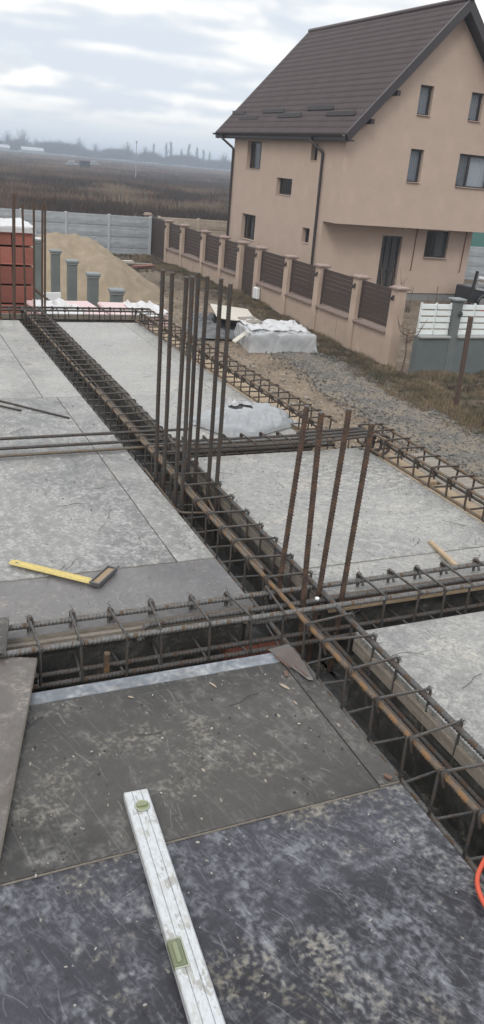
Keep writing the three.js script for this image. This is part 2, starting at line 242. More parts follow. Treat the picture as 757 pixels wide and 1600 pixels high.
M.sand = std({ ...textures(512, 512, (u, v) => { const f = pn(u, v, 8, 5, 5), g = pn(u, v, 128, 2, 2); return { c: mix3([0.20, 0.155, 0.105], [0.31, 0.245, 0.172], f).map((q) => q * (0.85 + g * 0.3)), b: f * 0.6 + g * 0.4, r: 1 }; }, 0.5), bumpScale: 0.03 });

// ------------------------------------------------------------------ ground
const gy = (x, z) => lerp(-3.2, -2.93, ss(-18, -28, z)) - 0.35 * ss(-45, -160, z) + (Math.abs(z) < 46 ? (fbm(x * 0.5, z * 0.5, 4, 2) - 0.5) * 0.16 * ss(3, 5, x) : (fbm(x * 0.02, z * 0.02, 3, 2) - 0.5) * 0.8);
{
  const ax = [], az = [];
  for (let x = -3000; x < -200; x += 400) ax.push(x); for (let x = -200; x < -10; x += 19) ax.push(x); for (let x = -10; x < 36; x += 0.4) ax.push(x); for (let x = 36; x < 400; x += 14) ax.push(x); for (let x = 400; x <= 3600; x += 400) ax.push(x);
  for (let z = 2000; z > 20; z -= 330) az.push(z); for (let z = 18; z > -48; z -= 0.4) az.push(z); for (let z = -48; z > -500; z -= 9) az.push(z); for (let z = -500; z >= -4000; z -= 350) az.push(z);
  const P = [], C = [], U = [], I = [], w = ax.length;
  for (const z of az) for (const x of ax) {
    P.push(x, gy(x, z), z); U.push(x, z);
    let c = [1, 1, 1];
    const n = fbm(x * 0.35, z * 0.35, 4, 9), far = ss(-41, -48, z);
    const n2 = fbm(x * 1.7, z * 1.7, 4, 19); c = mix3([0.58, 0.51, 0.43], [1.15, 1.09, 1.0], ss(0.32, 0.66, n * 0.6 + n2 * 0.4));
    const moist = ss(-33, -37, z) * (1 - far) * ss(8, 10, x); c = mix3(c, [0.42, 0.37, 0.32], moist * 0.8);
    const ver = ss(10.9, 11.8, x + (n - 0.5) * 2) * (1 - ss(12.4, 12.6, x)) * ss(-11, -14, z) * (1 - far); c = mix3(c, [0.40, 0.35, 0.29], ver * 0.75);
    const gr = ss(-17.6, -16.2, z + (n - 0.5) * 2) * ss(11, 12.5, x); c = mix3(c, [0.50, 0.45, 0.36], gr * 0.8);
    c = mix3(c, [0.42, 0.35, 0.31], far); C.push(...c);
  }
  for (let j = 0; j < az.length - 1; j++) for (let i = 0; i < w - 1; i++) { const a = j * w + i; I.push(a, a + 1, a + w, a + 1, a + w + 1, a + w); }
  const g = new THREE.BufferGeometry(); g.setAttribute('position', new THREE.Float32BufferAttribute(P, 3)); g.setAttribute('uv', new THREE.Float32BufferAttribute(U, 2)); g.setAttribute('color', new THREE.Float32BufferAttribute(C, 3)); g.setIndex(I); g.computeVertexNormals();
  const m = std({ ...textures(1024, 1024, (u, v) => { const f = pn(u, v, 8, 6, 5), k = pn(u, v, 64, 3, 3), s = pn(u, v, 128, 1, 8); let c = mix3([0.10, 0.077, 0.056], [0.215, 0.17, 0.128], f); c = mix3(c, [0.33, 0.30, 0.265], ss(0.62, 0.75, k) * 0.8); c = mix3(c, [0.07, 0.055, 0.04], ss(0.62, 0.8, s) * 0.5); return { c, b: f * 0.5 + k * 0.5, r: 1 }; }, 0.33), bumpScale: 0.05, vertexColors: true });
  struct('ground', g, m, 'trodden brown earth of the plot and the land behind it');
}
// gravel track between the plot and the fence, with loose stones on it
const trackC = (z) => lerp(10.2, 10.7, ss(-10, -20, z)), trackW = (z) => lerp(1.15, 0.6, ss(-13, -21, z));
{
  const g = grid(10, 90, (u, v) => { const z = lerp(2, -24, v), n = (fbm(z * 0.7, u > 0.5 ? 3 : 9, 3, 4) - 0.5) * 1.1, x = trackC(z) + (u * 2 - 1) * (trackW(z) + n); return V(x, gy(x, z) + 0.012 + 0.03 * Math.sin(u * Math.PI), z); });
  struct('gravel_track', g, std({ ...textures(1024, 1024, (u, v) => { const k = pn(u, v, 64, 3, 3), s = pn(u, v, 128, 2, 8), f = pn(u, v, 4, 4, 6); const c = mix3([0.075, 0.066, 0.057], [0.185, 0.168, 0.147], ss(0.3, 0.75, k * 0.5 + s * 0.5)); return { c: mix3(c, [0.19, 0.155, 0.115], ss(0.36, 0.56, f) * 0.9), b: k * 0.4 + s * 0.6, r: 0.95 }; }, 0.4), bumpScale: 0.03 }), 'strip of pale grey gravel running beside the fence');
  const st = new THREE.IcosahedronGeometry(1, 0); const sm = flat(0.34, 0.33, 0.315, 0.9); sm.color.setRGB(1, 1, 1); const N = 13000;
  const im = new THREE.InstancedMesh(st, sm, N); im.name = 'gravel_stones'; im.userData = { kind: 'stuff', label: 'loose grey stones scattered over the gravel track and earth' };
  const m4 = new THREE.Matrix4(), q = new THREE.Quaternion(), e = new THREE.Euler(), c = new THREE.Color();
  for (let i = 0; i < N; i++) {
    const onTrack = rnd() < 0.62, z = onTrack ? rr(-23, -4) : rr(-38, -6); let x = onTrack ? trackC(z) + rr(-1, 1) * (trackW(z) + 0.35) * Math.sqrt(rnd()) * 1.1 : rr(4.8, 12.3);
    const s = onTrack ? rr(0.012, 0.034) : rr(0.01, 0.035) * (rnd() < 0.02 ? 2.5 : 1);
    m4.compose(V(x, gy(x, z) + (onTrack ? 0.03 : 0.0) + s * 0.2, z), q.setFromEuler(e.set(rr(0, 6), rr(0, 6), rr(0, 6))), V(s * rr(0.8, 1.3), s * rr(0.5, 0.9), s)); im.setMatrixAt(i, m4);
    const b = rr(0.055, 0.18) * (rnd() < 0.06 ? 1.5 : 1); im.setColorAt(i, c.setRGB(b, b * rr(0.89, 0.96), b * rr(0.76, 0.9)));
  }
  shadow(im); scene.add(im);
}
// dry grass and weeds
function tuft(n, spread, h, w) { const P = []; for (let i = 0; i < n; i++) { const a = rr(0, 6.283), r = spread * Math.sqrt(rnd()), x = Math.cos(a) * r, z = Math.sin(a) * r, t = rr(0, 6.283), hh = h * rr(0.5, 1), l = rr(0.1, 0.6) * hh, dx = Math.cos(t) * l, dz = Math.sin(t) * l, o = rr(0, 6.283), ox = Math.cos(o) * w / 2, oz = Math.sin(o) * w / 2; const mx = x + dx * 0.35, mz = z + dz * 0.35; P.push(x - ox, 0, z - oz, x + ox, 0, z + oz, mx + ox * 0.7, hh * 0.6, mz + oz * 0.7, x - ox, 0, z - oz, mx + ox * 0.7, hh * 0.6, mz + oz * 0.7, mx - ox * 0.7, hh * 0.6, mz - oz * 0.7, mx - ox * 0.7, hh * 0.6, mz - oz * 0.7, mx + ox * 0.7, hh * 0.6, mz + oz * 0.7, x + dx, hh, z + dz); } return fromTris(P, false); }
function scatter(name, label, geo, mat, N, place) {
  const im = new THREE.InstancedMesh(geo, mat, N); im.name = name; im.userData = { kind: 'stuff', label }; const m4 = new THREE.Matrix4(), q = new THREE.Quaternion(), c = new THREE.Color();
  for (let i = 0; i < N; i++) { const p = place(i); m4.compose(V(p.x, p.y ?? gy(p.x, p.z), p.z), q.setFromAxisAngle(V(0, 1, 0), rr(0, 6.283)), V(p.s * (p.w ?? 1), p.s * (p.h ?? 1), p.s * (p.w ?? 1))); im.setMatrixAt(i, m4); im.setColorAt(i, c.setRGB(...p.c)); }
  shadow(im); scene.add(im); return im;
}
const leafMat = std({ roughness: 0.95 });
scatter('dry_grass', 'low dry grass and weeds growing along the foot of the fence', tuft(18, 0.15, 0.2, 0.02), leafMat, 7000, (i) => {
  const k = rnd(); let x, z;
  if (k < 0.36) { z = rr(-37, -12); x = 12.45 - Math.abs(rr(-1, 1) * rr(0, 1)) * 1.5; } else if (k < 0.80) { z = rr(-17.5, -9.5); x = 10.7 + (z + 17.5) * -0.02 + rr(0.2, 6) ; } else if (k < 0.92) { z = rr(-20, -7); x = trackC(z) + trackW(z) + 0.3 + rr(-0.5, 0.6) * rr(0, 1); } else { x = rr(9.5, 12.4); z = rr(-40.5, -34); }
  const t = rnd(), pn2 = fbm(x * 1.3, z * 1.3, 3, 33), c = mix3([0.06, 0.05, 0.032], [0.225, 0.165, 0.10], clamp(t * 0.5 + ss(0.45, 0.66, pn2) * 0.6 - 0.1)); if (pn2 < 0.42 && rnd() < 0.6) { x += 40; z -= 60; } return { x, z, s: rr(0.3, 0.85) * (0.5 + pn2), c: mix3(c, [0.075, 0.08, 0.04], rnd() < 0.15 ? 0.7 : 0) };
});
// brush-covered field behind the wall
scatter('field_brush', 'dense brown winter brush covering the field behind the grey wall', tuft(20, 0.75, 1.35, 0.055), leafMat, 52000, () => {
  const a = rr(-0.12, 0.62), t = rnd(), r = 43 * Math.pow(640 / 43, t), x = Math.sin(a) * r, z = -Math.cos(a) * r; const zz = z > -42 ? -42 - rr(0, 6) : z;
  const n = fbm(x * 0.03, zz * 0.03, 4, 6), f = fbm(x * 0.2, zz * 0.2, 2, 16); let c = mix3([0.045, 0.030, 0.023], [0.175, 0.118, 0.083], ss(0.36, 0.66, n * 0.6 + f * 0.4)); if (r < 110 && x > 13) c = mix3(c, [0.23, 0.175, 0.12], ss(0.5, 0.66, f) * 0.7);
  return { x, z: zz, s: rr(0.6, 1.25) * (0.8 + 0.5 * n), w: 1 + r / 240, h: 1, c: c.map((q) => q * rr(0.75, 1.25)) };
});

// ------------------------------------------------------------------ far trees, farm roofs, mast
const barkFar = flat(0.07, 0.062, 0.055, 1);
function crownBare(h, w, n, poplar) {   // many slender twigs on a few limbs
  const P = [];
  const twig = (a, b, t) => { const d = b.clone().sub(a), s = V(rr(-1, 1), rr(-0.2, 0.2), rr(-1, 1)).cross(d).normalize().multiplyScalar(t); P.push(a.x - s.x, a.y - s.y, a.z - s.z, a.x + s.x, a.y + s.y, a.z + s.z, b.x, b.y, b.z); };
  for (let i = 0; i < n; i++) {
    const an = rr(0, 6.283), ca = Math.cos(an), sa = Math.sin(an); let a, b;
    if (poplar) { const y0 = h * rr(0.12, 0.86), q = w * Math.pow(Math.sin(Math.PI * Math.pow(y0 / h, 0.75)), 0.8) * rr(0.3, 1); a = V(ca * q * 0.2, y0 - h * 0.06, sa * q * 0.2); b = V(ca * q, y0 + h * rr(0.04, 0.14), sa * q); }
    else { const el = rr(-0.35, 1.5), k = Math.pow(rnd(), 0.35); a = V(ca * w * 0.05, h * rr(0.2, 0.5), sa * w * 0.05); b = V(ca * w * Math.cos(el) * k, h * (0.56 + 0.44 * Math.sin(el) * k), sa * w * Math.cos(el) * k); }
    twig(a, b, poplar ? 0.05 : 0.065);
    for (let k = 0; k < 7; k++) { const p = a.clone().lerp(b, rr(0.35, 1)), d = b.clone().sub(a).normalize(); twig(p, p.clone().add(V(d.x + rr(-0.8, 0.8), d.y + rr(-0.3, 0.9), d.z + rr(-0.8, 0.8)).multiplyScalar(h * rr(0.04, 0.10))), 0.038); }
  }
  return fromTris(P, false);
}
const barkGeo = (h) => sweep([V(0, -0.3, 0), V(0.05, h * 0.4, 0.03), V(-0.04, h * 0.8, 0)], (s) => Math.max(0.05, 0.3 * (1 - s / h)), 6);
const kinds = { poplar: [0, 1].map(() => [barkGeo(1 * 16), crownBare(16, 1.75, 110, true)]), tree: [0, 1].map(() => [barkGeo(12), crownBare(14, 5.4, 130, false)]) };
const farTrees = [   // direction of travel (x, z), distance, height, kind, label
  [0.1435, -0.9896, 690, 15, 'tree', 'grey bare tree far off beyond the field, at the left edge of the view'],
  [0.1595, -0.9872, 700, 17.5, 'tree', 'large round bare tree far off above the pale farm roof'],
  [0.1734, -0.9849, 700, 11.5, 'tree', 'low bare tree far off just right of the pale farm roof'],
  [0.1976, -0.9803, 690, 12, 'tree', 'upright bare tree far off over the wood left of the field shed'],
  [0.2186, -0.9758, 690, 15, 'tree', 'spreading bare tree far off over the wood, above the dark field box'],
  [0.2363, -0.9717, 690, 12, 'tree', 'small bare tree far off left of the thin mast'],
  [0.2703, -0.9628, 620, 14, 'tree', 'round bare tree far off just left of the mast top'],
  [0.2888, -0.9574, 640, 12.5, 'tree', 'low wide bare tree far off just right of the mast'],
  [0.2981, -0.9545, 650, 15, 'poplar', 'lone slim poplar far off right of the mast'],
  [0.3117, -0.9502, 650, 16, 'poplar', 'left one of the pair of tall far poplars standing close together'],
  [0.3163, -0.9486, 650, 17.5, 'poplar', 'right one of the pair of tall far poplars standing close together'],
  [0.3275, -0.9448, 650, 13, 'poplar', 'short poplar far off between the pair and the broad poplar'],
  [0.3354, -0.9421, 650, 17, 'poplar', 'broad tall poplar far off, third tall one right of the mast'],
  [0.3443, -0.9388, 650, 15, 'poplar', 'medium poplar far off just right of the broad tall poplar'],
  [0.3512, -0.9363, 650, 14, 'poplar', 'slim poplar far off near the left eave of the beige house'],
  [0.3575, -0.9339, 650, 12.5, 'poplar', 'small poplar far off, next but one to the house wall'],
  [0.3736, -0.9276, 650, 13.5, 'tree', 'bushy bare tree far off right beside the house downpipe'],
];
farTrees.forEach(([dx, dz, r, h, k, label], i) => {
  const t = thing(k === 'poplar' ? 'poplar_tree' : 'bare_tree', label, 'tree', [dx * r, gy(dx * r, dz * r), dz * r], i * 1.7);
  const [b, c] = kinds[k][i % 2], s = h / (k === 'poplar' ? 16 : 14); t.scale.set(s, s, s); part('trunk', b, barkFar, t); part('crown', c, barkFar, t);
});
{
  const g = crownBare(8, 6, 60, false); const N = 5200;
  scatter('far_wood', 'hazy blue belt of bare woodland along the horizon', g, std({ roughness: 1 }), N, () => { const a = rr(-0.25, 0.75), r = 655 + 330 * rnd() * rnd(), x = Math.sin(a) * r, z = -Math.cos(a) * r; const b = rr(0.05, 0.09); return { x, z, s: rr(0.75, 1.2) * (0.6 + 0.6 * vn(a * 70, 1)), w: 1.4, c: [b, b * 0.95, b * 0.9] }; });
  for (const [dx, dz, r, w, label] of [[0.134, -0.991, 640, 14, 'long farm building with a pale roof far off at the left edge'], [0.1686, -0.9857, 630, 15, 'low farm building with a bright metal roof far off in front of the wood']]) {
    const t = thing('farm_building', label, 'building', [dx * r, gy(dx * r, dz * r), dz * r], 0.1);
    part('wall', box(w, 3, 7, 0, 1.5, 0), flat(0.25, 0.24, 0.23), t); part('roof', fromTris([-w / 2 - 0.3, 2.95, 3.9, w / 2 + 0.3, 2.95, 3.9, w / 2 + 0.3, 5, 0, -w / 2 - 0.3, 2.95, 3.9, w / 2 + 0.3, 5, 0, -w / 2 - 0.3, 5, 0, -w / 2 - 0.3, 2.95, -3.9, w / 2 + 0.3, 5, 0, w / 2 + 0.3, 2.95, -3.9, -w / 2 - 0.3, 2.95, -3.9, -w / 2 - 0.3, 5, 0, w / 2 + 0.3, 5, 0]), flat(0.33, 0.34, 0.35, 0.5), t);
  }
  const mt = thing('radio_mast', 'thin grey mast standing in the field far behind the wall', 'mast', [50.1, gy(50, -172), -172]);
  part('pole', sweep([V(0, 0, 0), V(0, 7.4, 0)], 0.075, 6), flat(0.35, 0.35, 0.35), mt); part('head', box(0.32, 0.4, 0.32, 0, 7.5, 0), flat(0.4, 0.4, 0.4), mt);
  const bx = thing('field_hut', 'dark box-shaped hut out in the brush field', 'hut', [54, gy(54, -234), -234]); part('wall', box(2.3, 1.7, 2.2, 0, 1.85, 0), flat(0.03, 0.03, 0.032), bx); part('roof', box(2.5, 0.15, 2.4, 0, 2.75, 0), flat(0.08, 0.08, 0.08), bx);
  for (const [x, z, label] of [[52.5, -243, 'pale low vehicle parked in the brush left of the dark hut'], [68.5, -283, 'pale low vehicle parked in the brush right of the dark hut']]) { const t = thing('distant_vehicle', label, 'vehicle', [x, gy(x, z), z]); part('body', box(3.2, 0.7, 1.7, 0, 1.5, 0, 0.15), flat(0.2, 0.2, 0.21, 0.4), t); part('cabin', box(1.7, 0.6, 1.5, -0.2, 2.1, 0, 0.25), flat(0.22, 0.23, 0.25, 0.3), t); }
}
// ------------------------------------------------------------------ boundary walls of precast panels
function stonePanel(w, h, s0) {
  const nu = Math.round(w / 0.07), nv = Math.round(h / 0.055);
  const dz = (x, y) => { const row = Math.floor(y / 0.125), ox = x + vn(row, s0, 3) * 0.7, col = Math.floor(ox / 0.34 + vn(row, 7, 9)); const fy = (y / 0.125) % 1, e = Math.min(ss(0, 0.25, fy), ss(1, 0.75, fy)); return 0.012 + e * (0.012 + 0.026 * vn(col * 3.1, row * 5.3, s0)) + 0.012 * fbm(x * 9, y * 14, 2, s0); };
  return grid(nu, nv, (u, v) => V((u - 0.5) * w, v * h, dz(u * w, v * h)), (u, v) => [u * w, v * h]);
}
{
  const variants = [0, 1, 2].map((i) => merge([stonePanel(1.94, 0.49, i + 2), box(1.94, 0.49, 0.04, 0, 0.245, -0.008)]));
  function precast(label, x0, n, z, top, mat, postMat, rows = 4, turn = 0) {
    const t = thing('precast_wall', label, 'wall', [x0, top - rows * 0.5, z], turn);
    for (let i = 0; i <= n; i++) part('post', box(0.13, rows * 0.5 + 0.06, 0.15, i * 2.06, rows * 0.25, 0, 0.02), postMat, t);
    for (let i = 0; i < n; i++) for (let r = 0; r < rows; r++) { const p = part('wall_panel', variants[(i * 2 + r) % 3], mat, t); p.position.set(i * 2.06 + 1.03, r * 0.5, 0); }
    return t;
  }
  const gp = flat(0.36, 0.375, 0.385, 0.9);
  precast('long grey precast wall with stone-pattern panels behind the sand heap', -1.9, 7, -40.2, -1.14, M.stoneWall, gp);
  precast('beige stone-pattern wall section seen behind the far gate, left of the house', 13.0, 6, -40.3, -1.1, M.stoneTan, flat(0.42, 0.35, 0.28, 0.9));
  precast('grey stone-pattern wall seen right of the house at the picture edge', 25.5, 5, -35, -1.25, M.stoneWall, gp);
  const gs = thing('green_screen', 'green mesh screen standing above the grey wall right of the house', 'screen', [25.5, -1.3, -35.5]);
  part('mesh', grid(20, 4, (u, v) => V(u * 10, v * 0.75, 0.03 * Math.sin(u * 40))), flat(0.07, 0.17, 0.15, 0.7), gs); for (let i = 0; i <= 5; i++) part('post', box(0.05, 2.6, 0.05, i * 2, -0.5, -0.05), M.darkFrame, gs);
}
// ------------------------------------------------------------------ neighbour's fence
const FX = 12.65, PZ = [-18.44, -20.45, -22.75, -24.94, -27.36, -29.0, -30.84, -32.94, -35.56, -37.72, -41.05];
{
  const t = thing('garden_fence', 'beige rendered fence with brown slat panels and capped pillars along the gravel track', 'fence', [FX, -3.2, -18.44]);
  const L = (z) => z + 18.44, H = (y) => y + 3.2;
  const capG = (() => { const s = 0.21, b = 0.045; return merge([box(0.42, b, 0.42, 0, b / 2, 0, 0.008), fromTris([-s, b - 0.003, s, s, b - 0.003, s, 0, 0.13, 0, s, b - 0.003, s, s, b - 0.003, -s, 0, 0.13, 0, s, b - 0.003, -s, -s, b - 0.003, -s, 0, 0.13, 0, -s, b - 0.003, -s, -s, b - 0.003, s, 0, 0.13, 0])]); })();
  const lampG = merge([new THREE.CylinderGeometry(0.032, 0.032, 0.03, 12).rotateZ(Math.PI / 2).translate(-0.015, 0.05, 0), new THREE.TorusGeometry(0.045, 0.012, 6, 14).rotateY(Math.PI / 2).translate(-0.03, 0, 0), new THREE.CylinderGeometry(0.028, 0.02, 0.09, 12).translate(-0.06, -0.01, 0)]);
  PZ.forEach((z, i) => {
    const pil = part('pillar', box(0.3, i === 10 ? 2.3 : 2.2, 0.3, 0, 1.05, L(z), 0.012), M.stuccoFence, t);
    const c = part('pillar_cap', capG, M.cap, pil); c.position.set(0, H(-1.13), L(z));
    if (i < 10) { const l = part('wall_lamp', lampG, flat(0.07, 0.065, 0.06, 0.35, 0.6), pil); l.position.set(-0.151, H(-1.36), L(z)); }
  });
  const slatG = {};
  for (let i = 0; i < 9; i++) {
    if (i === 4) continue;
    const z0 = PZ[i] - 0.15, z1 = PZ[i + 1] + 0.15, w = z0 - z1, zc = L((z0 + z1) / 2);
    part('base_wall', box(0.22, 1.3, w, 0.012, H(-2.32) - 0.65, zc, 0.003), M.stuccoFence, t);
    part('sill', box(0.33, 0.055, w - 0.01, -0.03, H(-2.29), zc, 0.01), M.cap, t);
    const inf = new THREE.Group(); inf.name = 'slat_panel'; inf.position.set(0, 0, zc); t.add(inf);
    for (const e of [-1, 1]) part('stile', box(0.05, 1.05, 0.05, 0, H(-1.70), e * (w / 2 - 0.028)), M.brownMetal, inf);
    for (let k = 0; k < 8; k++) part('slat', box(0.022, 0.122, w - 0.11, rr(-0.002, 0.002), H(-2.19) + 0.064 + k * 0.1285, 0, 0.005), M.slat, inf);
    if (i % 3 === 1) part('joint', box(0.008, 0.8, 0.012, -0.1, H(-2.8), zc + 0.3), flat(0.2, 0.15, 0.12), t);
  }
  const g1 = thing('pedestrian_gate', 'narrow plain brown gate between two fence pillars above the white meter box', 'gate', [FX, -3.05, (PZ[4] + PZ[5]) / 2]);
  const w = PZ[4] - PZ[5] - 0.3; part('gate_leaf', box(0.045, 1.8, w - 0.03, 0.03, 0.98, 0), M.slat, g1); part('gate_rail', box(0.06, 0.06, w - 0.04, 0.03, 1.85, 0), M.brownMetal, g1); part('middle_rail', box(0.055, 0.03, w - 0.04, 0.02, 1.0, 0), M.brownMetal, g1); part('handle', sweep([V(-0.02, 1.05, -w / 2 + 0.1), V(-0.06, 1.05, -w / 2 + 0.1), V(-0.06, 1.05, -w / 2 + 0.22)], 0.01, 6), flat(0.3, 0.3, 0.3, 0.4, 0.8), g1);
  const g2 = thing('driveway_gate', 'wide plain dark brown gate at the far end of the fence', 'gate', [FX, -2.95, (PZ[9] + PZ[10]) / 2]);
  const w2 = PZ[9] - PZ[10] - 0.3; part('gate_leaf', box(0.045, 1.72, w2 - 0.04, 0.03, 0.95, 0), M.slat, g2); part('gate_rail', box(0.06, 0.07, w2 - 0.05, 0.03, 1.8, 0), M.brownMetal, g2); part('bottom_rail', box(0.06, 0.07, w2 - 0.05, 0.03, 0.13, 0), M.brownMetal, g2);
  const mb = thing('meter_box', 'small white electric meter box with cables on the fence below the narrow gate', 'meter box', [12.52, -3.0, -27.0]);
  part('box_body', box(0.14, 0.4, 0.3, -0.06, 0.38, 0, 0.02), M.white, mb); part('lid', box(0.02, 0.36, 0.26, -0.14, 0.38, 0, 0.006), flat(0.62, 0.63, 0.64, 0.4), mb);
  for (let k = 0; k < 2; k++) part('cable', sweep(rounded([V(-0.08, 0.2, 0.05 - k * 0.1), V(-0.1, -0.05, 0.12 - k * 0.1), V(-0.2, -0.12, 0.3 - k * 0.35), V(-0.1, 0.05, 0.35 - k * 0.3), V(-0.05, -0.15, 0.2)], 0.12, 5), 0.013, 6), M.blackPlastic, mb);
}
// white fence of the next plot
{
  const t = thing('white_fence', 'grey-green wall with white precast louvre boards and a grey post', 'fence', [12.8, -3.3, -17.6]);
  for (const [x0, x1] of [[0.02, 1.0], [1.24, 3.3], [3.54, 5.6]]) {
    part('base_wall', box(x1 - x0, 1.12, 0.22, (x0 + x1) / 2, 0.56, 0), M.greyGreen, t); part('sill', box(x1 - x0 - 0.01, 0.05, 0.3, (x0 + x1) / 2, 1.12, 0.03), flat(0.33, 0.34, 0.32), t);
    const n = x1 - x0 > 1.5 ? 4 : 2, w = (x1 - x0) / n;
    for (let c = 0; c < n; c++) for (let r = 0; r < 5; r++) { const b = part('louvre_board', box(w - 0.03, 0.135, 0.035, 0, 0, 0, 0.01), M.whiteFence, t); b.position.set(x0 + w * (c + 0.5), 1.22 + r * 0.165, c % 2 ? 0.005 : 0); b.rotation.x = -0.16 + rr(-0.03, 0.03); }
    for (let c = 0; c <= n; c++) part('board_post', box(0.05, 0.83, 0.05, clamp(x0 + w * c, x0 + 0.026, x1 - 0.026), 1.56, -0.03), M.whiteFence, t);
  }
  for (const x of [1.12, 3.42]) { const p = part('pillar', box(0.24, 2.05, 0.24, x, 1.02, 0), M.pillarGrey, t); part('pillar_cap', box(0.36, 0.06, 0.36, x, 2.08, 0, 0.015), M.capGrey, p); part('wall_lamp', merge([new THREE.TorusGeometry(0.06, 0.012, 6, 14).translate(x + 0.06, 1.72, 0.16), box(0.05, 0.12, 0.07, x + 0.06, 1.74, 0.15)]), flat(0.08, 0.08, 0.08, 0.4, 0.5), p); }
}
// ------------------------------------------------------------------ the beige house
{
  const B = 3.2, t = thing('beige_house', 'beige rendered house with steep brown tile roof and overhanging upper floor behind the fence', 'house', [15.27, -B, -27.85], 2 * Math.PI / 180);
  const Y = (y) => y + B;     // local x = across the gable, local z = minus the depth
  const TH = 0.3;
  function wall(outline, holes) { const s = new THREE.Shape(outline.map(([a, b]) => new THREE.Vector2(a, Y(b)))); for (const [a, b, c, d] of holes) s.holes.push(new THREE.Path([[a, b], [c, b], [c, d], [a, d]].map(([p, q]) => new THREE.Vector2(p, Y(q))))); return new THREE.ExtrudeGeometry(s, { depth: TH, bevelEnabled: false }); }
  // left wall: drawn in (depth, y), facing -x
  const LW = [[6.93, 1.43, 5.58, 2.51], [3.96, 0.58, 2.65, 1.21], [6.95, -1.43, 5.6, -0.38], [1.41, 1.91, 0.93, 2.50], [1.44, -1.01, 0.88, -0.45]].map(([a, b, c, d]) => [c, b, a, d]);
  const left = wall([[0, -2.62], [8.3, -2.62], [8.3, 3.05], [-0.94, 3.05], [-0.94, -0.1], [0, -0.1]], LW);
  part('wall', metreUV(left.applyMatrix4(new THREE.Matrix4().makeBasis(V(0, 0, -1), V(0, 1, 0), V(1, 0, 0)))), M.stucco, t);
  const GW = [[2.79, 3.69, 3.37, 4.66], [5.08, 3.72, 5.67, 4.67], [2.78, 1.47, 3.37, 2.6], [5.02, 1.46, 6.6, 2.62]];
  const gab = wall([[TH + 0.001, -0.1], [8 - TH - 0.001, -0.1], [8 - TH - 0.001, 3.2], [8 - TH - 0.001, 3.3], [4, 7.0], [TH + 0.001, 3.3]], GW); gab.translate(0, 0, 0.94 - TH);
  part('gable_wall', metreUV(gab), M.stucco, t);
  // ends of the gable wall that close the corner with the side walls
  part('wall', box(TH, 3.15, 9.24, 8 - TH / 2, Y(1.475), -3.68, 0.002), M.stucco, t);
  const FW = [[2.76, -2.55, 3.7, -0.48], [4.83, -1.24, 5.95, -0.2]];
  const fr = wall([[TH + 0.001, -2.62], [7.1, -2.62], [7.1, -0.1], [TH + 0.001, -0.1]], FW); fr.translate(0, 0, -TH);
  part('front_wall', metreUV(fr), M.stucco, t);
  part('wall', box(TH, 2.52, 8.0 - 0.002, 7.1 - TH / 2, Y(-1.36), -4.3, 0.002), M.stucco, t);
  part('back_wall', metreUV(wall([[TH + 0.002, -2.62], [8 - TH - 0.002, -2.62], [8 - TH - 0.002, 3.3], [4, 7.0], [TH + 0.002, 3.3]], []).translate(0, 0, -8.3)), M.stucco, t);
  part('floor_slab', box(8 - 0.02, 0.24, 9.2, 4, Y(0.024), -3.68, 0.002), M.stucco, t);
  part('plinth', box(7.0, 0.9, 8.2, 3.56, Y(-3.05), -4.14, 0.01), M.plinth, t);
  part('floor_slab', box(6.4, 0.1, 7.6, 3.5, Y(-2.5), -4.2), flat(0.2, 0.18, 0.16), t);
  // windows: frame, mullion, pane, curtain, sill
  function win(place, w, h, opts = {}) {
    const f = new THREE.Group(); f.name = opts.door ? 'door' : 'window'; place(f); t.add(f);
    const b = 0.07; const fr2 = [box(w - 0.004, b, 0.06, 0, h / 2 - b / 2 - 0.001, 0), box(w - 0.004, b, 0.06, 0, -h / 2 + b / 2 + 0.001, 0), box(b, h - 2 * b, 0.06, -w / 2 + b / 2 + 0.002, 0, 0), box(b, h - 2 * b, 0.06, w / 2 - b / 2 - 0.002, 0, 0)];
    for (const m of opts.mull ?? []) fr2.push(box(0.09, h - 2 * b, 0.062, m, 0, 0)); for (const m of opts.rail ?? []) fr2.push(box(w - 2 * b, 0.07, 0.058, 0, m, 0));
    part('frame', merge(fr2), M.darkFrame, f); const cuts = [-w / 2 + b, ...(opts.mull ?? []), w / 2 - b];
    for (let i = 0; i < cuts.length - 1; i++) part('pane', new THREE.PlaneGeometry(cuts[i + 1] - cuts[i], h - 2 * b).translate((cuts[i] + cuts[i + 1]) / 2, 0, 0.004), M.glass, f);
    const cv = opts.curtain ?? []; cv.forEach(([a, c, m]) => part('curtain', grid(24, 1, (u, v) => V(lerp(a, c, u) * w - w / 2, lerp(-h / 2, h / 2, v), -0.075 + 0.012 * Math.sin(u * 40))), m, f));
    if (!opts.door) part('sill', box(w - 0.006, 0.025, 0.24, 0, -h / 2 + 0.011, 0.11, 0.006), opts.sill ?? M.stucco, f);
  }
  const onLeft = (a) => (f) => { f.position.set(0.2, Y((a[1] + a[3]) / 2), -(a[0] + a[2]) / 2); f.rotation.y = -Math.PI / 2; };
  const dim = flat(0.07, 0.075, 0.08, 0.9);
  LW.forEach((a, i) => win(onLeft(a), a[2] - a[0], a[3] - a[1], { mull: i === 0 ? [0.25] : i === 2 ? [0.2] : [], curtain: i === 0 ? [[0.7, 1, M.white], [0.3, 0.66, dim]] : i === 2 ? [[0.35, 0.62, dim]] : [] }));
  const onGab = (z) => (a) => (f) => f.position.set((a[0] + a[2]) / 2, Y((a[1] + a[3]) / 2), z);
  GW.forEach((a, i) => win(onGab(0.78)(a), a[2] - a[0], a[3] - a[1], { mull: i === 3 ? [-0.2] : [], curtain: i === 3 ? [[0, 0.36, dim], [0.38, 1, M.curtain]] : [[0, 1, flat(0.11, 0.125, 0.145, 0.9)]] }));
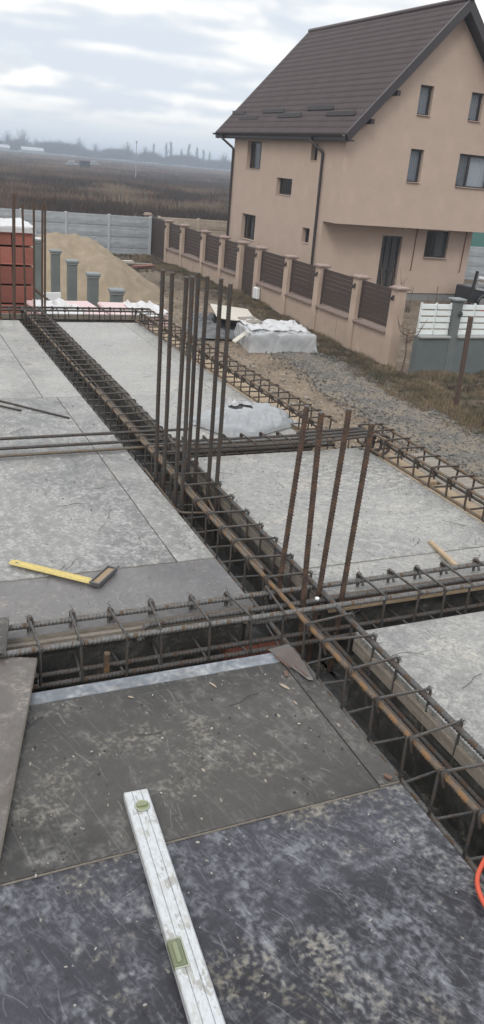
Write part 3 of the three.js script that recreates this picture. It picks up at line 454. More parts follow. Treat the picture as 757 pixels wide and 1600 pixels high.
  win(onGab(-0.13)(FW[1]), 1.12, 1.04, { mull: [0], curtain: [[0.45, 0.9, dim]] });
  win(onGab(-0.16)(FW[0]), 0.94, 2.07, { door: true, mull: [-0.14, 0.14], rail: [-0.25], curtain: [[0, 1, M.curtainDark]] });
  // roof: one pressed-tile row after another on each slope
  const k = 1.054, ln = Math.hypot(1, k), z0 = 1.44, z1 = -9.75, rows = 21, e0 = -0.3, yE = 2.8, len = (4 - e0) * ln, rl = len / rows;
  for (const side of [1, -1]) for (let r = 0; r < rows; r++) {
    const nu = 480, P = [], I = [], U = [];
    for (const q of [0, 0.06, 0.5, 1.03]) for (let i = 0; i <= nu; i++) {
      const z = lerp(z0, z1, i / nu), w = Math.sin(z / 0.183 * Math.PI * 2), d = (r + q) * rl, lift = 0.036 * (1 - q) * (q ? 1 : 0.2) + 0.03 * w;
      const u = e0 + d / ln - lift * k / ln, y = yE + d * k / ln + lift / ln; P.push(side > 0 ? u : 8 - u, Y(y), z); U.push(z, d);
    }
    for (let j = 0; j < 3; j++) for (let i = 0; i < nu; i++) { const a = j * (nu + 1) + i, b = a + nu + 1; side > 0 ? I.push(a, a + 1, b, a + 1, b + 1, b) : I.push(a, b, a + 1, a + 1, b, b + 1); }
    const g = new THREE.BufferGeometry(); g.setAttribute('position', new THREE.Float32BufferAttribute(P, 3)); g.setAttribute('uv', new THREE.Float32BufferAttribute(U, 2)); g.setIndex(I); g.computeVertexNormals(); part('tile_row', g, M.roof, t);
  }
  const prism = (pts, za, zb) => { const g = new THREE.ExtrudeGeometry(new THREE.Shape(pts.map(([a, b]) => new THREE.Vector2(a, Y(b)))), { depth: za - zb, bevelEnabled: false }); g.translate(0, 0, zb); return metreUV(g); };
  for (const sgn of [1, -1]) {
    const X = (u) => sgn > 0 ? u : 8 - u, line = (u, off) => [X(u), yE + (u - e0) * k + off];
    part('roof_deck', prism([line(-0.28, -0.05), line(3.998, -0.05), line(3.998, -0.24), line(-0.28, -0.24)], 1.36, -9.68), M.brownTrim, t);
    part('verge_board', prism([line(-0.33, 0.05), line(3.999, 0.07), line(3.999, -0.34), line(-0.2, -0.34)], 1.45, 1.37), M.brownTrim, t);
    part('verge_board', prism([line(-0.33, 0.05), line(3.999, 0.07), line(3.999, -0.34), line(-0.2, -0.34)], -9.7, -9.78), M.brownTrim, t);
    part('soffit', box(0.42, 0.04, 11.0, X(-0.13), Y(2.62), -4.15), M.brownTrim, t); part('fascia', box(0.03, 0.2, 11.1, X(-0.325), Y(2.69), -4.15), M.brownTrim, t);
    const gp = []; for (let i = 0; i <= 8; i++) { const a = Math.PI + i / 8 * Math.PI; gp.push([X(-0.415) + Math.cos(a) * 0.07, 2.78 + Math.sin(a) * 0.07]); } for (let i = 8; i >= 0; i--) { const a = Math.PI + i / 8 * Math.PI; gp.push([X(-0.415) + Math.cos(a) * 0.062, 2.78 + Math.sin(a) * 0.062]); }
    part('gutter', prism(gp, 1.42, -9.72), M.brownTrim, t);
  }
  part('ridge_cap', sweep([V(4, Y(7.36), 1.46), V(4, Y(7.36), -9.78)], 0.1, 10), M.roof, t);
  for (const [y, u] of [[4.25, 1.62], [3.28, 0.72]]) part('purlin_end', box(0.14, 0.16, 0.42, u, Y(y), 1.16), M.brownTrim, t);
  for (const [u, y, a, b] of [[0.47, 3.58, 9.68, 8.37], [0.25, 3.34, 8.49, 6.58], [0.48, 3.6, 6.64, 4.69], [0.3, 3.4, 4.92, 2.92], [0.53, 3.65, 2.91, 0.97], [0.31, 3.41, 1.05, -0.9]]) { const g = part('snow_guard', merge([box(0.03, 0.13, a - b, u - 0.05, Y(y) + 0.11, -(a + b) / 2), box(0.12, 0.02, a - b, u - 0.02, Y(y) + 0.04, -(a + b) / 2 )]), M.brownTrim, t); }
  const pipe = (s0, s1, end) => part('downpipe', sweep(rounded([V(-0.4, Y(2.74), -s0), V(-0.4, Y(2.58), -s0), V(-0.07, Y(2.2), -s1), V(-0.07, Y(2.0), -s1), V(-0.07, Y(-2.9), -end)], 0.08, 4), 0.05, 10), M.brownTrim, t);
  pipe(0.87, 0.42, 0.3); pipe(8.8, 8.24, 8.2);
  for (const x of [4.32, 6.78]) part('cable_duct', sweep([V(x, Y(-0.1), 0.02), V(x - 0.02, Y(-1.7), 0.02), V(x - 0.06, Y(-1.75), 0.03)], 0.022, 6), flat(0.16, 0.07, 0.05), t);
  part('outside_lamp', box(0.32, 0.05, 0.16, 5.4, Y(-0.13), 0.3), M.white, t); part('outside_lamp', box(0.06, 0.1, 0.06, 3.6, Y(-0.16), 0.2), M.white, t);
}
// shrubs and cart in front of the house
function twigs(n, h, spread, r0) { const L = []; for (let i = 0; i < n; i++) { const a = rr(0, 6.283), x = Math.cos(a) * spread, z = Math.sin(a) * spread, hh = h * rr(0.5, 1); const p = [V(x * 0.2, 0, z * 0.2), V(x * 0.5, hh * 0.4, z * 0.5), V(x * 0.9 + rr(-0.05, 0.05), hh, z * 0.9)]; L.push(sweep(p, (s) => r0 * (1 - 0.7 * s / hh), 5)); for (let k = 0; k < 2; k++) { const q = p[1].clone().lerp(p[2], rr(0, 0.7)); L.push(sweep([q, q.clone().add(V(rr(-0.15, 0.15), rr(0.12, 0.3) * h, rr(-0.15, 0.15)))], (s) => r0 * 0.5 * (1 - s), 4)); } } return merge(L); }
const twigMat = flat(0.11, 0.075, 0.055, 0.9);
[[17.2, -25.9, 1.9, 7, 'tall bare shrub with upright stems in front of the house door side'], [18.0, -25.7, 1.7, 5, 'bare shrub with few tall stems below the ground-floor window'], [19.2, -25.6, 1.1, 4, 'short bare shrub with slanting stems right of the tall ones']].forEach(([x, z, h, n, label]) => { const t = thing('bare_shrub', label, 'shrub', [x, -3.0, z]); part('stems', twigs(n, h, 0.4, 0.014), twigMat, t); part('foliage', tuft(30, 0.3, 0.4, 0.02), flat(0.05, 0.05, 0.045), t); });
{
  const t = thing('bare_sapling', 'thin leafless sapling growing at the corner pillar of the beige fence', 'tree', [12.35, gy(12.35, -17.3), -17.35]);
  part('trunk', sweep([V(0, 0, 0), V(0.03, 0.55, 0.02), V(0.0, 1.0, 0.0), V(0.04, 1.25, 0)], (s) => 0.028 - s * 0.011, 7), twigMat, t);
  const L = []; for (let i = 0; i < 11; i++) { const y = rr(0.85, 1.25), a = i * 2.4, l = rr(0.28, 0.6), b = V(0.02, y, 0), m = b.clone().add(V(Math.cos(a) * l * 0.6, l * 0.15, Math.sin(a) * l * 0.6)), e = m.clone().add(V(Math.cos(a) * l * 0.3, l * 0.7, Math.sin(a) * l * 0.3)); L.push(sweep(rounded([b, m, e], 0.1, 4), (s) => 0.011 * (1 - s / (l * 1.6)) + 0.002, 5)); L.push(sweep([m, m.clone().add(V(rr(-0.15, 0.15), rr(0.05, 0.25), rr(-0.15, 0.15)))], 0.004, 4)); } part('crown', merge(L), twigMat, t);
}
{
  const t = thing('garden_cart', 'dark metal slatted cart with pale rails parked beside the house at the picture edge', 'cart', [21.6, -3.0, -26.6], 0.15);
  part('side_frame', merge([box(0.09, 1.5, 0.1, 0, 0.75, 0), box(0.06, 1.1, 0.08, 0.9, 0.85, 0), box(0.06, 1.1, 0.08, 1.7, 0.85, 0), box(1.8, 0.06, 0.06, 0.9, 0.35, 0)]).rotateZ(-0.12), M.darkFrame, t);
  for (let k = 0; k < 3; k++) part('rail', box(1.7, 0.09, 0.05, 0.95, 0.85 + k * 0.22, 0.06).rotateZ(-0.12), k === 2 ? M.white : flat(0.3, 0.3, 0.3), t);
  part('body', box(1.7, 0.6, 0.9, 0.95, 0.55, -0.5, 0.05), flat(0.03, 0.03, 0.035, 0.5), t);
  const w = part('wheel', new THREE.TorusGeometry(0.24, 0.06, 8, 20).translate(0.6, 0.3, 0.14), M.blackPlastic, t); part('rim', new THREE.CylinderGeometry(0.16, 0.16, 0.05, 16).rotateX(Math.PI / 2).translate(0.6, 0.3, 0.14), flat(0.3, 0.3, 0.3, 0.4, 0.6), w);
  const p = thing('red_cover', 'red cloth bundle lying in front of the dark cart', 'cover', [22.2, -3.0, -25.6]); part('cloth', grid(24, 24, (u, v) => { const a = u * Math.PI * 2, r = v; return V(Math.cos(a) * r * 0.75, 0.62 * (1 - r * r) + 0.09 * fbm(u * 14, v * 6, 3, 2), Math.sin(a) * r * 0.4); }), flat(0.36, 0.035, 0.04, 0.7), p);
}
// rusty iron posts on the verge
for (const [x, z, tx, tz, h, label] of [[11.93, -14.44, 0.10, 0, 2.15, 'taller leaning rusty iron post in the weeds before the white fence'], [11.6, -13.0, 0.10, 0, 1.05, 'shorter rusty iron post at the right picture edge']]) {
  const t = thing('iron_post', label, 'post', [x, gy(x, z) - 0.05, z]); part('pipe', sweep([V(0, 0, 0), V(tx * h * -0.4 + 0.02, h, tz)], 0.058, 12), M.steelBrown, t); part('post_cap', new THREE.CylinderGeometry(0.06, 0.06, 0.02, 12).translate(tx * h * -0.4 + 0.02, h + 0.008, 0), h < 1.5 ? M.white : M.steelRust, t);
}
// ------------------------------------------------------------------ things on the ground of the plot
{
  const sh = grid(110, 90, (u, v) => { const x = (u - 0.5) * 9.6, z = (v - 0.5) * 8; const r = Math.hypot((x + 0.5) / (x > -0.5 ? 3.4 : 4.0), z / 3.5); let h = 2.05 * Math.pow(Math.max(0, 1 - r), 0.8) ; h = Math.min(h, 1.86 + 0.1 * fbm(x, z, 2, 3)) + (fbm(x * 1.1, z * 1.1, 5, 8) - 0.5) * 0.5 * ss(1.15, 0.7, r) + (fbm(x * 4, z * 4, 4, 4) - 0.5) * 0.16 * ss(1.1, 0.9, r); return V(x, Math.max(h, 0) * ss(1.12, 0.95, r) - 0.06 + 0.06 * ss(1.15, 1.0, r), z); });
  const s = solo('sand_heap', sh, M.sand, 'large heap of yellow building sand in front of the grey wall', 'sand heap', [6.6, -2.95, -29.0]);
  const pg = box(0.215, 2.2, 0.215, 0, 1.1, 0, 0.012), cg = merge([box(0.29, 0.06, 0.29, 0, 2.23, 0, 0.012), box(0.25, 0.05, 0.25, 0, 2.175, 0, 0.01)]);
  const snow = grid(10, 10, (u, v) => V((u - 0.5) * 0.25, 2.262 + 0.03 * Math.sin(u * 3.14) * Math.sin(v * 3.14) + 0.02 * vn(u * 5, v * 5), (v - 0.5) * 0.25));
  [[-15.85, 'nearest and shortest-looking grey concrete pillar with a flat cap'], [-17.8, 'second nearest grey concrete pillar with flat cap before the sand heap'], [-19.9, 'third grey concrete pillar from the near end, left of the sand slope'], [-21.9, 'fourth grey concrete pillar from the near end, before the sand top'], [-24.4, 'farthest grey pillar, partly hidden behind the brick stack and bars']].forEach(([z, label], i) => {
    const t = thing('concrete_pillar', label, 'pillar', [4.3, -3.13 + (i ? 0 : -0.03), z], rr(-0.04, 0.04), 'grey fence pillars under construction'); part('shaft', pg, M.pillarGrey, t); part('pillar_cap', cg, M.capGrey, t); if (i > 3) part('cap_sheet', snow, M.plasticWhite, t);
  });
  // planks and rubble
  [[9.9, -36.6, 1.6, 0.2, 'pale plank lying in the dirt by the far wall', M.woodPale], [10.4, -36.0, 1.9, -0.1, 'grey weathered plank lying flat by the far wall', M.woodGrey], [10.8, -35.4, 1.2, 0.5, 'reddish short plank on the dirt near the far gate', M.brick]].forEach(([x, z, l, a, label, m]) => solo('loose_plank', box(l, 0.06, 0.28), m, label, 'plank', [x, gy(x, z) + 0.09, z], null, a));
  for (let i = 0; i < 5; i++) solo('timber_batten', box(0.06, 0.05, 2.6), M.woodGrey, ['first','second','third','fourth','fifth'][i] + ' grey timber batten from the left, lying on earth beside the grey pillars', 'batten', [5.1 + i * 0.14, -3.02 + (i % 2) * 0.055, -19.6 + i * 0.1], 'battens stacked beside the pillars', 0.5 + i * 0.03);
  // crumpled sheet helper
  const sheet = (w, d, f, nu = 40, nv = 40) => grid(nu, nv, (u, v) => V((u - 0.5) * w, f(u, v), (v - 0.5) * d));
  solo('white_board', box(1.25, 0.03, 2.5), M.woodPale, 'pale flat board lying on black foil beside the plastic-wrapped pack', 'board', [10.15, -2.74, -23.6], null, -0.28).rotation.z = -0.08;
  solo('black_foil', sheet(2.1, 4.2, (u, v) => 0.05 + 0.34 * fbm(u * 5, v * 9, 4, 5) * Math.sin(Math.PI * clamp(u * 1.02)) * Math.sin(Math.PI * v) , 60, 90), M.blackPlastic, 'crumpled black foil spread under the pale board on the ground', 'foil', [9.55, -3.12, -23.4], null, -0.2);
  const t = thing('wrapped_pack', 'low pack wrapped in clear plastic film lying beside the track', 'pack', [10.35, -3.18, -20.9], -0.12);
  part('blocks', box(1.45, 0.36, 1.2, 0, 0.2, 0, 0.05), flat(0.035, 0.037, 0.042, 0.6), t);
  part('film', grid(60, 60, (u, v) => { const x = (u - 0.5) * 2, z = (v - 0.5) * 2, e = Math.max(Math.abs(x), Math.abs(z)), k = Math.max(0, (e - 0.72) / 0.28); const sx = x / Math.max(1, e / 0.72), sz = z / Math.max(1, e / 0.72); return V(sx / 0.72 * 0.95 + (fbm(u * 9, v * 9, 3, 7) - 0.5) * 0.09 + x * k * 0.06, 0.52 - 0.52 * k + (fbm(u * 12, v * 12, 4, 2) - 0.5) * 0.16 * (1 - k * 0.6), sz / 0.72 * 0.83 + (fbm(u * 9, v * 9, 3, 17) - 0.5) * 0.09 + z * k * 0.06); }), M.plasticClear, t);
  part('sheet', grid(60, 60, (u, v) => V((u - 0.5) * 1.75 + 0.1 * fbm(v * 6, 3, 2, 4), 0.555 + (fbm(u * 8, v * 10, 5, 22) - 0.5) * 0.2 - 0.4 * ss(0.25, 0, v), -1.5 + v * 1.9 + 0.15 * fbm(u * 6, 9, 2, 4))), M.plasticWhite, t);
  part('board', box(0.5, 0.03, 0.9, -0.45, 0.60, -0.95).rotateZ(0.08), M.woodGrey, t);
  solo('prop_plank', box(0.12, 0.04, 1.1), M.woodPale, 'short pale plank leaning from the ground to the wrapped pack', 'plank', [9.35, -2.82, -20.85], null, -0.9).rotation.x = 0.42;
}
// ------------------------------------------------------------------ brick stack and packs beyond the deck
{
  const t = thing('brick_stack', 'tall shrink-wrapped stack of red hollow bricks with white plastic on top', 'brick stack', [0.95, -3.0, -11.5]);
  const bg = [0, 1, 2].map(() => box(0.24, 0.216, 0.37, 0, 0, 0, 0.006));
  const bm = [M.brick, M.brick.clone(), M.brick.clone()]; bm[1].color.setRGB(1.25, 1.2, 1.2); bm[2].color.setRGB(0.8, 0.78, 0.78);
  for (let r = 0; r < 15; r++) for (let c = 0; c < 7; c++) for (let d = 0; d < 3; d++) { if (c > 0 && c < 6 && d > 0 && r < 14) continue; const b = part('brick', bg[(r + c + d) % 3], bm[Math.floor(rnd() * 3)], t); b.position.set(-0.78 + c * 0.262 + rr(-0.003, 0.003), 0.115 + r * 0.2385, 0.38 - d * 0.38 + rr(-0.004, 0.004)); }
  part('stack_wrap', grid(36, 30, (u, v) => { const a = u * 2 - 1, b = v * 2 - 1, e = Math.max(Math.abs(a), Math.abs(b)), k = Math.max(0, (e - 0.8) / 0.2), q = 1 / Math.max(1, e / 0.8) / 0.8; return V(a * q * 0.955, 3.585 + 0.26 * Math.pow(1 - clamp(Math.hypot(a + 0.35, b)), 1.4) - 0.08 * k + (fbm(u * 8, v * 8, 3, 2) - 0.5) * 0.06 * (1 - k), b * q * 0.61); }), M.plasticWhite, t);
  for (const r of [1.44, 2.4, 3.12]) part('strap', box(1.868, 0.012, 1.146, 0, r, 0, 0.002), flat(0.34, 0.13, 0.09, 0.3), t);
  for (const [x, z, w, label, a] of [[2.1, -10.0, 0.8, 'pink foil-wrapped pack under white sheet just beyond the far beam, left one', 0.05], [2.92, -9.95, 0.72, 'pink and dark red foil-wrapped pack beyond the far beam corner, right one', -0.04]]) {
    const p = thing('foil_pack', label, 'pack', [x, -3.075, z], a);
    part('bricks', box(w - 0.03, 2.76, 0.9, 0, 1.38, 0, 0.02), M.brick, p);
    part('foil', merge([box(w, 0.05, 0.96, 0, 2.80, 0, 0.02), box(w, 0.12, 0.94, 0, 2.70, 0, 0.02)]), M.pinkFoil, p); part('foil_band', box(w * 0.96, 0.12, 0.95, 0.03, 2.56, 0, 0.01), a < 0 ? M.redFoil : M.pinkFoil, p);
    part('top_sheet', grid(30, 24, (u, v) => V((u - 0.5) * w * (0.45 + 0.2 * v) + (x > 2.5 ? 0.12 : -0.16), 2.828 + 0.02 * fbm(u * 7 + x, v * 6, 4, 9) + 0.05 * ss(0.5, 0.75, fbm(u * 4 + x, v * 3, 3, 19)), (v - 0.4) * 0.9)), M.plasticWhite, p);
    part('side_sheet', grid(16, 12, (u, v) => V(-0.08 + (u - 0.5) * (0.12 + 0.3 * v), 2.84 - v * 0.4, 0.485 + 0.03 * fbm(u * 5, v * 4, 2, 3))), M.plasticWhite, p);
  }
  const bp = thing('slanting_pipe', 'brown pipe leaning in front of the farthest grey pillars', 'pipe', [3.4, -1.9, -20.5]); part('tube', sweep([V(0.0, 0.35, 0), V(0.75, -0.3, 0.2)], 0.04, 8), M.steelBrown, bp);
  solo('polystyrene_board', box(0.5, 0.7, 0.05), M.white, 'white board propped against the far grey pillar', 'board', [4.0, -2.15, -20.9], null, 0.3);
}
// ------------------------------------------------------------------ the deck: plywood panels, troughs
const PT = 0.021;
function panel(x0, x1, z0, z1, mat, label, top = 0, uvScale = 0.8, at = null) {   // z0 nearer than z1
  const w = x1 - x0, d = z0 - z1, g = box(w - 0.003, PT, d - 0.003, 0, -PT / 2, 0, 0.0015), uv = g.attributes.uv; let ox = rnd(), oz = rnd(); if (at) { ox = at[0] + uvScale * (x0 + x1) / 2; oz = at[1] + uvScale * (z0 + z1) / 2; }
  for (let i = 0; i < uv.count; i++) uv.setXY(i, uv.getX(i) * uvScale + ox, uv.getY(i) * uvScale + oz);
  const t = thing('formwork_panel', label, 'formwork panel', [(x0 + x1) / 2, top, (z0 + z1) / 2]);
  part('sheet', g, mat, t); part('ply_edge', box(w - 0.006, PT - 0.005, 0.002, 0, -PT / 2 - 0.001, d / 2 - 0.0006, 0.0005), M.woodGrey, t);
  return t;
}
// near left
panel(-1.4, 1.198, 0.6, -1.378, M.filmDark, 'dark purplish film-faced panel nearest the camera, under the spirit level end', -0.004, 0.74, [0.06, 1.06]);
const pa = panel(-1.4, 1.128, -1.372, -1.99, M.filmGrey, 'worn dark grey panel under the far end of the spirit level', 0.004, 0.74, [0.06, 1.62]);
panel(-1.4, 1.128, -1.992, -2.052, M.filmStrip, 'narrow blue-grey strip along the near side of the cross beam', 0.001, 0.5);
panel(1.130, 1.198, -1.380, -2.075, M.filmGrey, 'narrow grey strip panel between the worn dark panel and the main beam', 0.002);
// far left
panel(-1.8, 1.198, -2.37, -2.768, M.filmSmooth, 'smooth grey panel strip just behind the cross beam, before the angle square', -0.002);
panel(-1.8, 1.028, -2.772, -5.222, M.filmPale, 'large pale grey panel under the angle square and the three long bars', 0);
panel(1.030, 1.198, -2.772, -5.222, M.filmPale, 'narrow pale panel strip along the main beam, nearer half', -0.001);
panel(-1.8, 0.938, -5.226, -7.86, M.filmLight, 'pale panel in the far left corner of the deck', 0);
panel(0.940, 1.198, -5.226, -7.86, M.filmLight, 'pale panel strip along the main beam, farther half', -0.001);
// right
panel(1.472, 3.6, 0.6, -2.092, M.filmLight, 'pale blue-grey panel right of the main beam at the right edge', 0);
panel(1.49, 2.62, -2.362, -2.582, M.filmLight, 'pale panel strip behind the right cross beam, with a stick on it', -0.001);
panel(1.49, 2.62, -2.586, -3.948, M.filmLight, 'pale shiny panel between the two right cross beams', 0);
panel(1.52, 2.345, -4.16, -5.214, M.filmLight, 'pale panel under the white plastic bag', 0);
panel(1.53, 2.17, -5.218, -7.78, M.filmLight, 'pale panel between main beam and edge beam at the far end', -0.001);
panel(2.172, 2.345, -5.218, -7.78, M.filmLight, 'narrow pale panel strip beside the far part of the edge beam', -0.002);
// torn film and bare wood on the worn panel
{
  const bits = (list, y) => list.map(([x, z, w, d, a]) => { const P = []; const n = 7, ring = []; for (let i = 0; i < n; i++) { const q = i / n * 6.283, r = rr(0.6, 1.15); ring.push([Math.cos(q) * w * r, Math.sin(q) * d * r]); } for (let i = 0; i < n; i++) { const p = ring[i], q = ring[(i + 1) % n]; P.push(0, y, 0, q[0], y * 0.4, q[1], p[0], y * 0.4, p[1]); } return fromTris(P).rotateY(a).translate(x, 0, z); });
  solo('wood_splinter', merge(bits([[1.075, -1.86, 0.008, 0.024, 0.35], [1.07, -1.77, 0.004, 0.015, 0.1], [0.86, -1.93, 0.005, 0.018, 0.3], [0.60, -1.94, 0.004, 0.012, 0.9]], 0.003)), flat(0.30, 0.24, 0.185, 0.9), 'pale bare wood splinters torn from the edge of the worn grey panel', 'splinter', [0, 0.005, 0]);
  const bd = thing('torn_plywood_strip', 'torn brown plywood strip with a bent corner by the beam crossing', 'plywood strip', [1.13, 0.005, -1.98]);
  part('sheet', fromTris([[-0.02, 0.004, -0.08], [0.06, 0.01, -0.085], [0.065, 0.004, 0.02], [0.05, 0.003, 0.12], [0.035, 0.002, 0.115], [0.02, 0.004, 0.02]].reduce((P, p, i, a) => i > 1 ? P.concat(a[0], a[i - 1], p) : P, [])), M.filmBrown, bd);
  part('torn_edge', merge([box(0.006, 0.006, 0.08, -0.004, 0.004, 0.0).rotateY(0.25), box(0.005, 0.006, 0.07, 0.02, 0.003, 0.07).rotateY(0.2), box(0.014, 0.003, 0.03, 0.0, 0.002, 0.065).rotateY(-0.3)]), M.woodBrown, bd);
  const cp = thing('wood_chip', 'small red-brown wood chip at the corner of the panel joint', 'wood chip', [1.165, 0.004, -1.395]); part('chip', box(0.012, 0.009, 0.024, 0, 0.005, 0, 0.002).rotateY(0.5), M.woodBrown, cp);
}
// loose panels at the left edge
{
  const poly = (pts, y, th) => { const P = [], n = pts.length; for (let i = 2; i < n; i++) { P.push(pts[0][0], y, pts[0][1], pts[i][0], y, pts[i][1], pts[i - 1][0], y, pts[i - 1][1]); P.push(pts[0][0], y - th, pts[0][1], pts[i - 1][0], y - th, pts[i - 1][1], pts[i][0], y - th, pts[i][1]); } for (let i = 0; i < n; i++) { const a = pts[i], b = pts[(i + 1) % n]; P.push(a[0], y, a[1], b[0], y, b[1], b[0], y - th, b[1], a[0], y, a[1], b[0], y - th, b[1], a[0], y - th, a[1]); } return fromTris(P); };
  const a = thing('loose_plywood', 'brown plywood offcut lying loose over the near panels at the left edge', 'plywood sheet'); const s = part('sheet', poly([[0.362, -2.182], [0.146, -1.43], [-0.6, -1.44], [-0.6, -2.26], [0.25, -2.225]].reverse(), 0.034, 0.020), M.filmBrown, a);
  part('edge_band', poly([[0.364, -2.184], [0.148, -1.43], [0.1455, -1.43], [0.3615, -2.184]].reverse(), 0.030, 0.013), M.woodGrey, a);
  const b = thing('loose_plywood', 'grey plywood corner bridging the cross beam at the left edge', 'plywood sheet'); part('sheet', poly([[0.312, -2.41], [0.272, -2.2], [-0.6, -2.2], [-0.6, -2.41]].reverse(), 0.060, 0.018), M.filmGrey, b);
}
// troughs of the beams
function trough(label, sides, bottoms, mat = M.filmBlack) {
  const t = thing('beam_formwork', label, 'formwork');
  for (const [x0, x1, z0, z1] of sides) { const alongZ = Math.abs(z0 - z1) > Math.abs(x1 - x0); part('side_board', box(Math.abs(x1 - x0), 0.30, Math.abs(z0 - z1), (x0 + x1) / 2, -0.175, (z0 + z1) / 2, 0.002), mat, t); part('batten', box(alongZ ? 0.045 : Math.abs(x1 - x0), 0.05, alongZ ? Math.abs(z0 - z1) : 0.045, (x0 + x1) / 2 + (alongZ ? 0 : 0), -0.052, (z0 + z1) / 2, 0.003), M.woodGrey, t); }
  for (const [x0, x1, z0, z1] of bottoms) part('bottom_board', box(x1 - x0, 0.02, z0 - z1, (x0 + x1) / 2, -0.315, (z0 + z1) / 2, 0.002), M.filmBlack, t);
}
trough('black-faced board trough under the long main beam cage', [[1.170, 1.190, 0.5, -2.06], [1.170, 1.190, -2.36, -7.86], [1.482, 1.502, 0.5, -2.09], [1.502, 1.522, -2.37, -3.94], [1.532, 1.552, -4.17, -7.78]], [[1.191, 1.51, 0.5, -2.06], [1.191, 1.53, -2.062, -8.1]]);
trough('board trough under the left part of the near cross beam', [[-1.4, 1.169, -2.042, -2.026], [-1.8, 1.169, -2.385, -2.405]], [[-1.4, 1.189, -2.043, -2.384]]);
trough('board trough under the right part of the near cross beam', [[1.505, 3.6, -2.080, -2.064], [1.525, 2.9, -2.372, -2.392]], [[1.512, 3.6, -2.081, -2.371]]);
trough('board trough under the short cross beam by the white bag', [[1.525, 2.6, -3.938, -3.92], [1.555, 2.4, -4.172, -4.192]], [[1.532, 2.6, -3.939, -4.171]]);
trough('board trough under the far end beam', [[0.2, 1.168, -7.868, -7.885], [1.555, 2.6, -7.79, -7.81], [0.2, 2.6, -8.32, -8.34]], [[0.2, 2.6, -7.89, -8.31]]);
// light and brown timber laid along panel edges
{
  const P = (x0, x1, z0, z1, y, h, m, label, a = 0) => solo('edge_timber', box(Math.abs(x1 - x0), h, Math.abs(z0 - z1), 0, -h / 2, 0, 0.003), m, label, 'timber', [(x0 + x1) / 2, y, (z0 + z1) / 2], null, a);
  P(1.53, 2.5, -4.163, -4.2, -0.003 - PT, 0.035, M.woodPale, 'pale timber under the panel edge behind the short cross beam');
  P(1.5, 2.9, -2.338, -2.36, -0.004, 0.026, M.woodBrown, 'brown timber strip along the back side of the right cross beam, upper one');
  P(1.5, 2.9, -2.322, -2.337, -0.03, 0.03, M.wood, 'brown timber strip along the back side of the right cross beam, lower one');
  P(0.2, 1.16, -2.352, -2.37, -0.02, 0.04, M.woodGrey, 'grey timber under the panel edge behind the left cross beam');
  P(1.474, 1.505, -0.3, -2.09, -0.022, 0.03, M.woodGrey, 'long grey timber under the panel edge right of the main beam');
  [[2.63, 2.80, -2.35, -3.0, 'near pale plank under the right edge beam'], [2.66, 2.83, -3.02, -3.4, 'middle pale plank under the right edge beam'], [2.63, 2.8, -3.42, -3.9, 'far pale plank under the right edge beam'], [2.82, 3.05, -2.6, -3.9, 'outer grey plank beyond the right edge beam']].forEach(([a, b, c, d, l], i) => P(a, b, c, d, -0.03 - (i % 2) * 0.012, 0.03, i === 3 ? M.woodGrey : M.wood, l, rr(-0.02, 0.02)));
  P(2.36, 2.58, -4.2, -7.8, -0.035, 0.04, M.wood, 'long plank under the far part of the edge beam');
}
// red block walls under the deck
{
  const t = thing('unfinished_house', 'unfinished house of red hollow blocks that carries the formwork deck', 'building', [0, -3.2, 0]);
  part('wall', box(0.25, 2.8, 7.7, 2.72, 1.4, -4.15, 0.004), M.brick, t); part('wall', box(4.2, 2.8, 0.25, 0.45, 1.4, -8.18, 0.004), M.brick, t); part('wall', box(0.25, 2.8, 7.0, -1.9, 1.4, -4.5, 0.004), M.brick, t);
  // hollow block ends in the crossing
  const hb = (() => { const L = [], w = 0.12, h = 0.13, d = 0.1, n = 4, q = 3; for (let i = 0; i <= n; i++) L.push(box(0.009, h, d, -w / 2 + i * w / n, 0, 0, 0.001)); for (let j = 0; j <= q; j++) L.push(box(w, 0.0085, d - 0.004, 0, -h / 2 + j * h / q, 0, 0.001)); L.push(box(w - 0.01, h - 0.01, 0.01, 0, 0, -d / 2 + 0.006)); return merge(L); })();
  [[1.15, -0.235, -2.33, 0.05], [1.28, -0.24, -2.32, -0.03]].forEach(([x, y, z, a]) => { const b = part('brick', hb, M.brickDark, t); b.position.set(x, y + 3.2, z); b.rotation.y = a; });
}
// ------------------------------------------------------------------ reinforcement
// stirrup in its own plane (x across, y up), hooked at the upper left corner
function stirrupGeo(w, h, r = 0.0042, hook = 0.055, jit = 0) {
  const a = -w / 2 + r, b = w / 2 - r, c = r, d = h - r;
  const p = [V(a + hook * 0.6, d - hook * 0.78, -r * 1.4), V(a, d, -r * 1.3), V(a + jit, c, -r * 0.4), V(b + jit, c, 0), V(b, d, r * 0.6), V(a - 0.002, d + 0.001, r * 1.3), V(a + hook * 0.25, d - hook * 0.95, r * 1.6)];
  p[1].y += 0.0; return sweep(rounded(p, 0.016, 4), r, 6);
}
const tieGeo = (() => { const L = []; for (let k = 0; k < 2; k++) { const q = []; for (let i = 0; i <= 12; i++) { const a = i / 12 * 6.283; q.push(V(Math.cos(a) * 0.0135, Math.sin(a) * 0.0135, (k - 0.5) * 0.007 + Math.cos(a) * 0.006)); } L.push(sweep(q, 0.0011, 4)); } L.push(sweep([V(0.01, 0.01, 0), V(0.018, 0.014, 0.006), V(0.024, 0.018, 0.014)], 0.001, 4)); L.push(sweep([V(-0.01, -0.01, 0), V(-0.02, -0.028, 0.01), V(-0.016, -0.045, 0.004)], 0.001, 4)); return merge(L); })();
